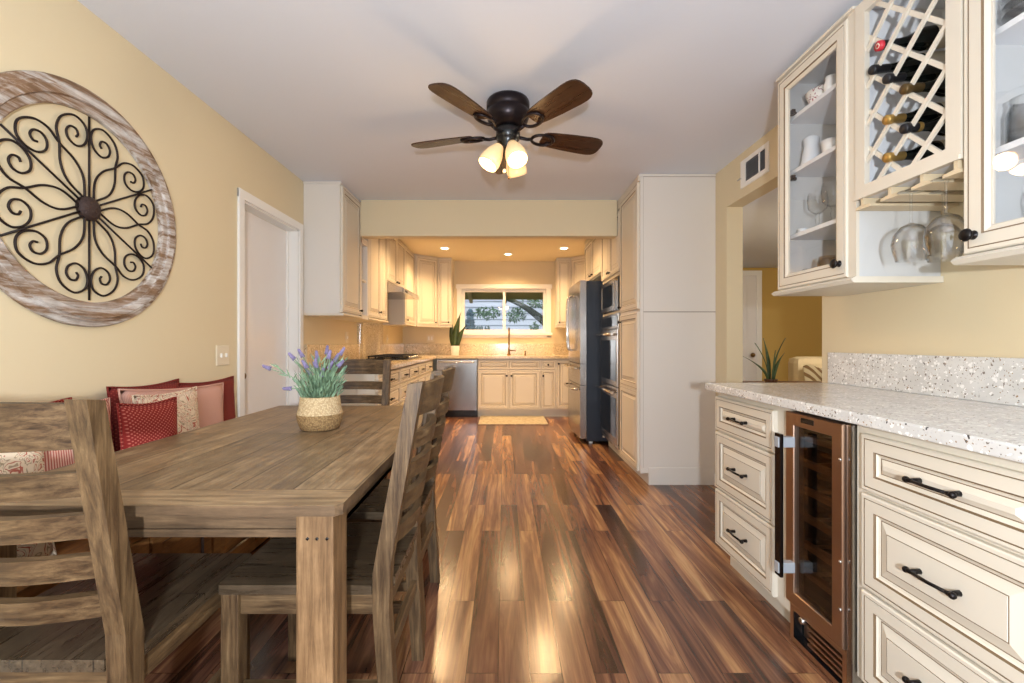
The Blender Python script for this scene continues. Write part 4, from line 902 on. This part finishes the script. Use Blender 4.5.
m = MB(); m.lathe([(.018, .0005), (.016, .01), (.008, .03), (.008, .05), (0, .052)], (.34, 7.22, .915), 14); m.tube([(.34, 7.22, .955), (.34, 7.15, .965)], .006, 8); obj('pump', m, M['brass'], t)
m = MB(); m.lathe([(.013, .05), (.016, .056), (0, .07)], (.34, 7.22, .915), 14); obj('cap', m, M['brass'], t)

# plates
def plate(label, side, y, z, w_, gangs=1, x=None):
    t = thing('switch_plate', label, 'switch' if 'switch' in label else 'outlet', (XL, y, z) if side == 'L' else (x, YB, z)); m = MB()
    if side == 'L': m.panel((XL+.0005, y-w_/2, z-.058), (0, 1, 0), UZ, (1, 0, 0), w_, .116, [(0, 0, 0), (0, .004, 0), (.004, .006, 0)])
    else: m.panel((x-w_/2, YB-.0005, z-.058), (1, 0, 0), UZ, (0, -1, 0), w_, .116, [(0, 0, 0), (0, .004, 0), (.004, .006, 0)])
    obj('plate', m, [M['plate'], M['plate']], t)
    for g in range(gangs):
        off = (g-(gangs-1)/2)*.046; m = MB()
        if side == 'L': m.box(XL+.0068, XL+.016, y+off-.005, y+off+.005, z-.012, z+.012, bev=.002)
        else: m.box(x+off-.014, x+off+.014, YB-.0095, YB-.0068, z-.03, z+.03, bev=.002)
        obj('toggle', m, M['white'], t)
plate('cream double light switch plate on wall left of white door', 'L', 2.635, 1.042, .118, 2)
plate('cream outlet plate under tall wall cabinet with end panel', 'L', 4.72, 1.17, .075)
plate('cream outlet plate in corner right of cooktop backsplash', 'L', 6.35, 1.17, .075)
plate('cream double outlet plate on back wall left of snake plant', 'B', 0, 1.185, .12, 2, x=-1.2)

# snake plant on the counter
def snake(label, x, y, z, hgt, leaves_, potr, poth, potm, lw=.022, bare=False):
    t = thing('snake_plant', label, 'plant', (x, y, z))
    m = MB(); m.lathe([(potr*.82, .0005), (potr*.86, .004), (potr, poth*.95), (potr, poth), (potr*.92, poth), (potr*.9, poth*.9), (0, poth*.88)], (x, y, z), 24); pt = obj('pot', m, potm, t)
    m = MB(); m.lathe([(potr*.89, poth*.885), (0, poth*.9)], (x, y, z), 18); obj('soil', m, M['soil'], pt)
    for dx, dy, lx, ly, h_ in leaves_:
        m = MB(); n_ = 9; rings = []
        sd = Vector((-(ly or .001), lx or .02, 0)); sd = Vector((math.cos(dx*90), math.sin(dx*90)*.5, 0)).normalized()
        for i in range(n_+1):
            s = i/n_; c = Vector((x+dx+lx*s*s, y+dy+ly*s*s, z+poth*.85+h_*s)); w_ = lw*(1.0-(s**3))*(.7+.6*math.sin(PI*min(1, s*1.2)))+.0015
            nn = sd.cross(Vector((0, 0, 1))).normalized()
            rings.append([m.bm.verts.new(c+sd*w_+nn*.003), m.bm.verts.new(c-nn*.004), m.bm.verts.new(c-sd*w_+nn*.003), m.bm.verts.new(c+nn*.004)])
        for a, d in zip(rings, rings[1:]):
            for k in range(4): f = m.bm.faces.new((a[k], a[(k+1) % 4], d[(k+1) % 4], d[k])); f.smooth = True
        m.bm.faces.new(rings[0][::-1]); m.bm.faces.new(rings[-1]); obj('leaf', m, M['snake'], t, recalc=True)
snake('tall snake plant in white pot on counter beside window', -.775, 7.12, .915, .6, [(-.02, 0, -.12, 0, .64), (.02, .01, .02, .0, .46), (.0, -.02, .10, 0, .56), (.03, 0, .16, 0, .36), (-.03, .02, -.06, .02, .42)], .075, .15, M['ceramic'], .042)

# ---------------------------------------------------------------- room past the opening: plant, table, armchair
t = thing('console_table', 'dark wooden side table beyond opening behind bar counter', 'table', (2.35, 3.75, 0))
m = MB(); m.box(2.05, 2.75, 3.55, 3.95, .745, .78, bev=.005); obj('tabletop', m, M['darkwood'], t)
for x in (2.08, 2.69):
    for y in (3.58, 3.89): m = MB(); m.box(x, x+.035, y, y+.035, 0, .745, bev=.003); obj('leg', m, M['darkwood'], t)
snake('snake plant with splayed leaves on dark table beyond the opening', 2.17, 3.66, .78, .4, [(-.02, 0, -.11, 0, .30), (.0, .02, -.04, .02, .34), (.01, 0, .11, 0, .34), (.03, .01, .09, 0, .22), (-.03, -.01, -.22, 0, .20), (.01, -.01, .01, -.02, .24), (.02, 0, .05, 0, .14)], .05, .04, M['darkwood'], .012)
t = thing('armchair', 'cream upholstered armchair beyond the opening with striped throw', 'armchair', (3.45, 4.6, 0))
m = MB(); m.box(3.10, 3.95, 4.75, 4.95, .25, .965, bev=.07); obj('backrest', m, M['sofa'], t)
m = MB(); m.box(3.11, 3.84, 4.20, 4.78, .25, .50, bev=.05); obj('seat', m, M['sofa'], t)
for x in (3.0, 3.80): m = MB(); m.box(x, x+.15, 4.15, 4.85, .20, .66, bev=.05); obj('armrest', m, M['sofa'], t)
for x in (3.05, 3.85):
    for y in (4.22, 4.88): m = MB(); m.box(x, x+.04, y-.02, y+.02, 0, .26, bev=.004); obj('leg', m, M['darkwood'], t)
m = MB(); b = bmesh.new(); g = [[b.verts.new((3.12+.50*i/10-.0*j, 4.70-.05*math.sin(j/8*PI*.5)-.01*math.sin(i), .87-.30*j/8+.02*math.sin(i*1.3))) for j in range(9)] for i in range(11)]
for i in range(10):
    for j in range(8): b.faces.new((g[i][j], g[i+1][j], g[i+1][j+1], g[i][j+1]))
bmesh.ops.solidify(b, geom=list(b.faces), thickness=.02); m.merge(b, 0, None, True); single('throw_blanket', m, M['throw'], 'cream and brown striped throw lying over armchair beyond opening', 'blanket', (3.35, 4.7, .6))

# ---------------------------------------------------------------- dining table
def edge_faces(o):
    for p in o.data.polygons:
        if abs(p.normal.z) < .5: p.material_index = 1
TX0, TX1, TY0, TY1, TZ = -1.27, -.357, .985, 2.55, .76
t = thing('dining_table', 'large weathered wooden dining table with square legs', 'table', ((TX0+TX1)/2, (TY0+TY1)/2, 0))
m = MB(); c = .014; m.prism([(TX0, TY0+.11), (TX1, TY0+.11), (TX1, TY1-.11), (TX0, TY1-.11)], 2, TZ-.024, TZ); tt = obj('tabletop', m, [M['tabletop'], M['tableapr']], t, recalc=True); edge_faces(tt)
for pts in ([(TX0+c, TY0), (TX1-c, TY0), (TX1, TY0+c), (TX1, TY0+.109), (TX0, TY0+.109), (TX0, TY0+c)], [(TX0, TY1-.109), (TX1, TY1-.109), (TX1, TY1-c), (TX1-c, TY1), (TX0+c, TY1), (TX0, TY1-c)]):
    m = MB(); m.prism(pts, 2, TZ-.024, TZ); o = obj('end_board', m, [M['tableend'], M['tableapr']], tt, recalc=True); edge_faces(o)
for a in ((TX1-.115, TX1-.03), (TX0+.008, TX0+.070)):
    for b in ((TY0+.035, TY0+.125), (TY1-.125, TY1-.035)):
        m = MB(); m.box(a[0], a[1], b[0], b[1], 0, TZ-.0245, bev=.004); lg = obj('leg', m, M['tableleg'], t)
        if b[0] < 1.5 and a[0] > -1:
            for px in (307.5, 317, 327): m = MB(); x_ = sx(px, 1.02); m.lathe([(0, .001), (.0045, .001), (.0045, -.002)], (x_, TY0+.035, .672), 4, mat=Matrix.Rotation(PI/2, 4, 'X')); obj('peg', m, M['blackpl'], lg)
for (x0, x1, y0, y1) in ((TX0+.08, TX1-.115, TY0+.05, TY0+.075), (TX0+.08, TX1-.115, TY1-.075, TY1-.05), (TX1-.055, TX1-.035, TY0+.125, TY1-.125), (TX0+.03, TX0+.05, TY0+.125, TY1-.125)):
    m = MB(); m.box(x0, x1, y0, y1, .672, TZ-.0245, bev=.002); m.box(x0, x1, y0-.008 if x1-x0 > .2 else y0, y1, .672, .690, bev=.002); obj('apron', m, M['tableapr'], t)

# ---------------------------------------------------------------- chairs
def make_chair():
    t = thing('dining_chair', '', 'chair')
    for s in (-1, 1):
        m = MB(); x = s*.189; x0, x1 = x-.021, x+.021; y = lambda q: q
        prof = [(-.262, 0), (-.222, 0), (-.194, .40), (-.194, .50), (-.288, 1.005), (-.328, 1.012), (-.242, .52), (-.238, .40)]
        m.prism(prof, 0, x0, x1); obj('rear_post', m, M['chZ'], t, recalc=True)
        m = MB(); m.box(s*.187-.022, s*.187+.022, .165, .212, 0, .444, bev=.003); obj('front_leg', m, M['chZ'], t)
        m = MB(); m.box(s*.187-.011, s*.187+.011, -.194, .165, .385, .444, bev=.002); obj('side_rail', m, M['chY'], t)
        m = MB(); m.box(s*.187-.010, s*.187+.010, -.220, .165, .16, .195, bev=.002); obj('stretcher', m, M['chY'], t)
    m = MB(); m.box(-.165, .165, .178, .20, .385, .444, bev=.002); obj('front_rail', m, M['chX'], t)
    m = MB(); m.box(-.168, .168, -.230, -.208, .385, .444, bev=.002); obj('rear_rail', m, M['chX'], t)
    m = MB(); m.box(-.168, .168, -.240, -.220, .25, .285, bev=.002); obj('stretcher', m, M['chX'], t)
    m = MB(); m.prism([(-.167, -.243), (.167, -.243), (.167, -.192), (.211, -.192), (.211, .215), (.205, .221), (-.205, .221), (-.211, .215), (-.211, -.192), (-.167, -.192)], 2, .445, .470)
    b = m.bm; obj('seat', m, M['seat'], t, recalc=True)
    zs = [(.914, 1.002), (.818, .868), (.731, .781), (.644, .694), (.557, .607)]
    for k, (z0_, z1_) in enumerate(zs):
        m = MB(); n_ = 12; fr, bk = [], []
        zc = (z0_+z1_)/2; slope = -.094/.505
        for i in range(n_+1):
            s = i/n_; x = -.170+.34*s; bow = -.034*math.sin(PI*s)
            ring = []
            arch = .006*math.sin(PI*s) if k == 0 else 0
            for zz, th in ((z0_, 0), (z1_+arch, 0), (z1_+arch, .022), (z0_, .022)):
                yy = -.194+(zz-.50)*slope-.034+th+bow
                ring.append(m.bm.verts.new((x, yy, zz)))
            fr.append(ring)
        for a, d in zip(fr, fr[1:]):
            for q in range(4): m.bm.faces.new((a[q], a[(q+1) % 4], d[(q+1) % 4], d[q]))
        m.bm.faces.new(fr[0][::-1]); m.bm.faces.new(fr[-1]); obj('back_slat', m, M['chX'], t, recalc=True)
    return t
ch0 = make_chair()
for i, (x, y, r, lab) in enumerate([(-.982, 1.16, 0, 'weathered ladder-back dining chair in left foreground with its back to viewer'), (-.545, 1.41, PI/2, 'weathered ladder-back chair on aisle side of table, nearer of the two'), (-.565, 1.925, PI/2, 'weathered ladder-back chair on aisle side of table, farther of the two'), (-.935, 2.575, PI, 'grey ladder-back chair at far end of table behind lavender pot')]):
    o = ch0 if i == 0 else copy_tree(ch0)
    o.location = (x, y, 0); o.rotation_euler = (0, 0, r); o['label'] = lab; o['group'] = 'dining chairs around the table'

# ---------------------------------------------------------------- bench and cushions
t = thing('storage_bench', 'brown wooden storage bench with panelled front along left wall', 'bench', (-1.48, 1.85, 0))
m = MB(); m.box(XL+.016, -1.325, .95, 2.76, .02, .42); obj('body', m, M['bench'], t)
m = MB(); m.box(XL+.016, -1.30, .94, 2.77, .42, .45, bev=.006); obj('seat', m, M['bench'], t)
for k in range(5):
    y0_ = .97+k*.355; m = MB(); m.panel((-1.325, y0_, .06), (0, 1, 0), UZ, (1, 0, 0), .34, .34, [(0, 0, 0), (0, .012, 0), (.05, .012, 0), (.055, .004, 1), (.06, .004, 1), (.085, .012, 0)])
    obj('door', m, [M['bench'], M['darkwood']], t)
def cushion(label, mat, yc, x, wdt, hgt, thick=.12, lean=.16, zb=.452, yaw=0, roll=0, group='cushions on the bench', name='cushion'):
    m = MB(); n_ = 18; t = thing(name, label, 'cushion', (x, yc, zb), group)
    for sgn in (1, -1):
        g = []
        for i in range(n_+1):
            row = []
            for j in range(n_+1):
                u = -1+2*i/n_; v = -1+2*j/n_
                pin = 1-.07*((1-abs(u)**2)*(abs(v)**2)) ; pin2 = 1-.07*((1-abs(v)**2)*(abs(u)**2))
                th = thick/2*max(0, (1-abs(u)**3.2))**.55*max(0, (1-abs(v)**3.2))**.55
                th *= 1+.10*math.sin(u*3.1+yc*9)*math.cos(v*2.7+yc*5)
                row.append(m.bm.verts.new((sgn*th, u*wdt/2*pin2, hgt/2+v*hgt/2*pin)))
            g.append(row)
        for i in range(n_):
            for j in range(n_):
                f = m.bm.faces.new((g[i][j], g[i+1][j], g[i+1][j+1], g[i][j+1])); f.smooth = True
    bmesh.ops.remove_doubles(m.bm, verts=m.bm.verts, dist=1e-5)
    R = Matrix.Rotation(yaw, 4, 'Z') @ Matrix.Rotation(-lean, 4, 'Y') @ Matrix.Rotation(roll, 4, 'X')
    bmesh.ops.transform(m.bm, matrix=Matrix.Translation((x, yc, zb+.005)) @ R, verts=m.bm.verts)
    obj('cover', m, mat, t, recalc=True)
    # piped seam
    m = MB(); P = []
    for i in range(73):
        a = i/72*4; k = int(min(a, 3.999)); f = a-k; f2 = -1+2*f
        u, v = [(f2, -1), (1, f2), (-f2, 1), (-1, -f2)][k]
        pin = 1-.07*((1-abs(u)**2)*(abs(v)**2)); pin2 = 1-.07*((1-abs(v)**2)*(abs(u)**2))
        P.append(Matrix.Translation((x, yc, zb+.005)) @ R @ Vector((0, u*wdt/2*pin2, hgt/2+v*hgt/2*pin)))
    m.tube(P, .0045, 6); obj('piping', m, mat, t)
    return t
cushion('dark red cushion against wall at right end of bench', M['redplain'], 2.45, -1.585, .46, .46, .085, .06)
cushion('dark red cushion against wall, left of right-end red cushion', M['redplain'], 2.03, -1.585, .40, .48, .085, .06)
cushion('wide dusty pink cushion in front of dark red cushions', M['pink'], 2.09, -1.485, .66, .46, .09, .09, roll=-.05)
cushion('paisley cushion leaning on dusty pink cushion', M['paisley'], 1.94, -1.405, .34, .455, .075, .11, yaw=-.05)
cushion('small red dotted cushion left of paisley cushion', M['red'], 1.72, -1.335, .21, .44, .075, .08, yaw=-.32)
cushion('pink striped cushion behind foreground chair post', M['pinkst'], 1.53, -1.465, .36, .45, .085, .08)
cushion('red dotted cushion against wall at left end of bench', M['red'], 1.45, -1.585, .44, .455, .085, .05)
cushion('red and white striped cushion at left end of bench', M['redst'], 1.12, -1.50, .34, .45, .09, .08)
cushion('paisley cushion seen through slats of foreground chair', M['paisley'], 1.17, -1.385, .44, .40, .09, .10)

# ---------------------------------------------------------------- lavender basket
bx, by = -.760, 1.86
t = thing('potted_lavender', 'lavender plant in woven two-tone basket on dining table', 'plant', (bx, by, TZ))
m = MB(); m.lathe([(.0, .0008), (.066, .001), (.076, .006), (.086, .035), (.091, .060), (.090, .066), (.084, .085), (.080, .11), (.077, .135), (.072, .137), (.070, .125), (0, .12)], (bx, by, TZ), 40); obj('basket', m, M['basket'], t)
rl = random.Random(11)
m = MB(); tips = []
stems = [(-.20, -.02, .205), (-.075, .0, .275), (-.115, .01, .26), (-.02, .02, .26), (-.045, -.03, .215), (.035, .0, .265), (.055, .02, .25), (.075, .03, .285), (.02, -.03, .17), (-.125, .0, .09), (-.03, .03, .20), (.0, -.04, .22), (-.055, .03, .17), (.05, -.03, .21), (.015, .03, .29), (.085, -.02, .22)]
for dx, dy, hh in stems:
    b0 = Vector((bx+dx*.25, by+dy*.5, TZ+.12)); tp = Vector((bx+dx, by+dy, TZ+.10+hh*.74)); md = (b0+tp)/2+Vector((-dx*.15, 0, .02)); P = catmull([b0, md, tp], 5)
    m.tube(P, .0017, 5); tips.append((P[-1], (P[-1]-P[-2]).normalized()))
for _ in range(760):
    a = rl.uniform(0, 2*PI); rr = rl.uniform(0, .075)**1; z = TZ+.125+abs(rl.gauss(0, .065)); 
    if z > TZ+.285: continue
    sp = 1+(z-TZ-.12)*2.2; p = Vector((bx+rr*math.cos(a)*sp, by+rr*math.sin(a)*sp, z)); L_ = rl.uniform(.025, .05)
    dr = Vector((math.cos(a)*rl.uniform(.1, .9), math.sin(a)*rl.uniform(.1, .9), rl.uniform(.4, 1.1))).normalized(); sd = dr.cross(Vector((rl.gauss(0, 1), rl.gauss(0, 1), .3))).normalized()*.0032
    vs = [m.bm.verts.new(q) for q in (p-sd*.6, p+dr*L_*.5-sd, p+dr*L_, p+dr*L_*.5+sd, p+sd*.6)]; m.bm.faces.new(vs)
for P0, P1, k in (((-.03, 0, .13), (-.17, -.02, .26), 16),):
    for i in range(k):
        s = i/k; p = Vector((bx, by, TZ))+Vector(P0).lerp(Vector(P1), s); dr = Vector((rl.uniform(-1, .3), rl.uniform(-.5, .5), rl.uniform(-.2, .9))).normalized(); sd = Vector((0, 1, 0)).cross(dr).normalized()*.003; L_ = .045
        vs = [m.bm.verts.new(q) for q in (p-sd*.6, p+dr*L_*.5-sd, p+dr*L_, p+dr*L_*.5+sd, p+sd*.6)]; m.bm.faces.new(vs)
obj('foliage', m, M['leaf'], t)
for tp, dr in tips:
    m = MB()
    for k in range(34):
        s = k/33; a = k*2.4; r0 = .0060*(1-.6*s); q = tp+dr*(.034*s-.006); u = dr.orthogonal().normalized(); v = dr.cross(u)
        m.ball(q+(u*math.cos(a)+v*math.sin(a))*r0, .0034, sc=(1, 1, 1.2), seg=6)
    obj('flower', m, M['lav'], t)

# ---------------------------------------------------------------- wall medallion
wy, wz, WR = 1.775, 1.645, .467
t = thing('wall_medallion', 'large round whitewashed wooden medallion with iron scrollwork on left wall', 'wall decor', (XL, wy, wz))
RX = Matrix.Rotation(PI/2, 4, 'Y')
m = MB(); W0 = WR-.098
m.lathe([(W0, .002), (W0, .020), (W0+.006, .024), (W0+.030, .024), (W0+.036, .034), (W0+.062, .037), (W0+.068, .030), (W0+.074, .030), (W0+.080, .024), (W0+.094, .020), (WR, .014), (WR, .002), (W0, .002)], (XL, wy, wz), 96, mat=RX)
for f in m.bm.faces: f.smooth = False
obj('wooden_ring', m, M['ring'], t)
RI = W0+.004; XS = XL+.014
def W3(a, b, ang):   # a lateral, b radial, rotated by ang from up (toward +Y)
    y = b*math.sin(ang)+a*math.cos(ang); z = b*math.cos(ang)-a*math.sin(ang)
    return Vector((XS, wy+y*RI, wz+z*RI))
for k in range(6):
    ang = k*PI/3
    m = MB(); m.tube([W3(0, .1, ang), W3(0, .97, ang)], .0040, 8); obj('spoke', m, M['iron'], t)
    for s in (1, -1):
        # curve: starts beyond the sector axis, crosses it, scrolls beside this spoke
        pts = []
        for u, v in ((.10, .0), (.30, -.095), (.47, -.085), (.64, 0.0)):
            th = math.radians(30)-math.atan2(v, u); r = math.hypot(u, v); pts.append((r*math.sin(th), r*math.cos(th)))
        pts += [(.35, .70), (.30, .83), (.17, .905), (.055, .86), (.02, .76), (.055, .655), (.14, .605), (.225, .64), (.25, .715), (.21, .775), (.15, .775), (.125, .73), (.145, .695)]
        P = catmull([W3(s*a, b, ang) for a, b in pts], 6)
        m = MB(); m.tube(P, .0042, 8); obj('scroll', m, M['iron'], t)
m = MB(); m.lathe([(0, .038), (.02, .036), (.035, .030), (.046, .020), (.048, .004), (0, .004)], (XL, wy, wz), 28, mat=RX); hb = obj('hub', m, plain('hub_iron', srgb(62, 46, 42), .6, .3, bump=1, bscale=160), t)

# ---------------------------------------------------------------- ceiling fan
fx, fy, bz, BR = .022, 2.47, 2.262, .575
t = thing('ceiling_fan', 'bronze five-blade ceiling fan with three lit glass shades', 'ceiling fan', (fx, fy, CEIL))
m = MB(); m.lathe([(0, CEIL-.0005), (.112, CEIL-.0005), (.118, CEIL-.012), (.118, CEIL-.05), (.112, CEIL-.056), (.116, CEIL-.062), (.118, CEIL-.085), (.105, CEIL-.120), (.080, CEIL-.140), (.062, CEIL-.148), (0, CEIL-.148)], (fx, fy, 0), 40); obj('motor_housing', m, M['fan'], t)
m = MB(); m.lathe([(0, 2.2922), (.062, 2.292), (.066, 2.285), (.066, 2.235), (.058, 2.228), (.050, 2.20), (.046, 2.175), (.03, 2.165), (0, 2.165)], (fx, fy, 0), 32); obj('hub', m, M['blackpl'], t)
rot0 = math.radians(90+1)
for k in range(5):
    a = rot0+k*2*PI/5; R = Matrix.Translation((fx, fy, bz)) @ Matrix.Rotation(a, 4, 'Z') @ Matrix.Rotation(math.radians(-13), 4, 'X')
    hp = [(.20, .030), (.205, .044), (.22, .052), (.26, .059), (.36, .068), (.48, .074), (.52, .073), (.545, .067), (.562, .056), (.571, .040), (BR, .018)]
    pts = [(x_, -y_) for x_, y_ in hp]+hp[::-1]
    mb = MB(); mb.prism(pts, 2, 0, .007); bmesh.ops.transform(mb.bm, matrix=Matrix.Translation((0, 0, 0)), verts=mb.bm.verts)
    bl = bpy.data.meshes.new('blade'); bmesh.ops.recalc_face_normals(mb.bm, faces=mb.bm.faces); mb.bm.to_mesh(bl); mb.bm.free(); bl.materials.append(M['blade'])
    o = bpy.data.objects.new('blade', bl); C.objects.link(o); o.parent = t; o.matrix_local = Matrix.Translation((0, 0, -CEIL)) @ Matrix.Translation((0, 0, bz)) @ Matrix.Rotation(a, 4, 'Z') @ Matrix.Rotation(math.radians(-13), 4, 'X')
    mb = MB(); P = [(.055, 0, -.012), (.11, 0, -.016), (.14, .0, -.010)]; mb.tube(P, .009, 8)
    ring = [Vector((.205+.065*math.cos(q/20*2*PI), .042*math.sin(q/20*2*PI), -.006)) for q in range(21)]; mb.tube(ring, .0085, 8, caps=False)
    for y_ in (-.02, .02): mb.tube([(.235, y_, -.004), (.27, y_*1.1, -.003)], .006, 6)
    me = bpy.data.meshes.new('blade_bracket'); mb.bm.to_mesh(me); mb.bm.free(); me.materials.append(M['fan'])
    q = bpy.data.objects.new('blade_bracket', me); C.objects.link(q); q.parent = o
# light kit
for k, deg in enumerate((202, -66, 62)):
    a = math.radians(deg); d_ = Vector((math.cos(a), math.sin(a), 0)); ax_ = (d_*.62+Vector((0, 0, -1))).normalized()
    base = Vector((fx, fy, 2.195))+d_*.045; R = ax_.to_track_quat('Z', 'Y').to_matrix().to_4x4()
    m = MB(); m.tube([Vector((fx, fy, 2.20))+d_*.03, base], .012, 10); m.lathe([(.0, -.004), (.022, -.002), (.027, .02), (.026, .028)], base, 20, mat=R); arm = obj('lamp_socket', m, M['brass'], t)
    m = MB(); m.lathe([(.026, .012), (.034, .030), (.047, .06), (.055, .09), (.058, .118), (.054, .142), (.052, .142), (.056, .118), (.053, .09), (.045, .06), (.032, .030)], base, 28, mat=R); obj('lamp_shade', m, M['shade'], t)
    m = MB(); m.lathe([(.012, .03), (.016, .05), (.027, .078), (.027, .095), (.016, .108), (0, .112)], base, 16, mat=R); obj('bulb', m, M['bulb'], arm)
    light('fan_lamp', 'POINT', base+ax_*.155, 4.6, (1, .62, .28), size=.045)
for dx, dy, ln in ((-.02, -.03, .12), (.004, -.035, .16)):
    m = MB(); p0 = Vector((fx+dx, fy+dy, 2.175)); m.tube([p0, p0-Vector((0, 0, ln))], .0014, 6); pc = obj('pull_chain', m, M['brass'], t)
    m = MB(); m.ball(p0-Vector((0, 0, ln+.008)), .010 if dx < 0 else .006, sc=(1, 1, 1.2), seg=12); obj('pull_knob', m, M['label'] if dx < 0 else M['brass'], pc)

# ---------------------------------------------------------------- kitchen downlights
for i, (x, y, lab) in enumerate([(-.83, 6.3, 'left of three lit recessed ceiling lights before the window'), (.06, 6.72, 'middle lit recessed ceiling light above the window'), (.84, 6.3, 'right of three lit recessed ceiling lights before the window'), (-.75, 5.0, 'lit recessed kitchen ceiling light behind header, left side'), (.45, 5.0, 'lit recessed kitchen ceiling light behind header, right side')]):
    t = thing('downlight', lab, 'ceiling light', (x, y, CEIL), 'recessed kitchen lights')
    m = MB(); m.lathe([(.075, CEIL-.0004), (.073, CEIL-.006), (.052, CEIL-.008), (.050, CEIL-.004)], (x, y, 0), 28); obj('trim_ring', m, M['white'], t)
    m = MB(); m.lathe([(.050, CEIL-.004), (.03, CEIL-.014), (0, CEIL-.017)], (x, y, 0), 24); obj('bulb', m, M['can'], t)
    light('downlight_lamp', 'SPOT', (x, y, CEIL-.03), 104, (1, .64, .31), size=.05, spot=math.radians(150), blend=.8)
# added unseen point fill, brightens the room past the opening
light('hall_fill', 'POINT', (3.3, 3.2, 1.95), 75, (1, .86, .66), size=.2)
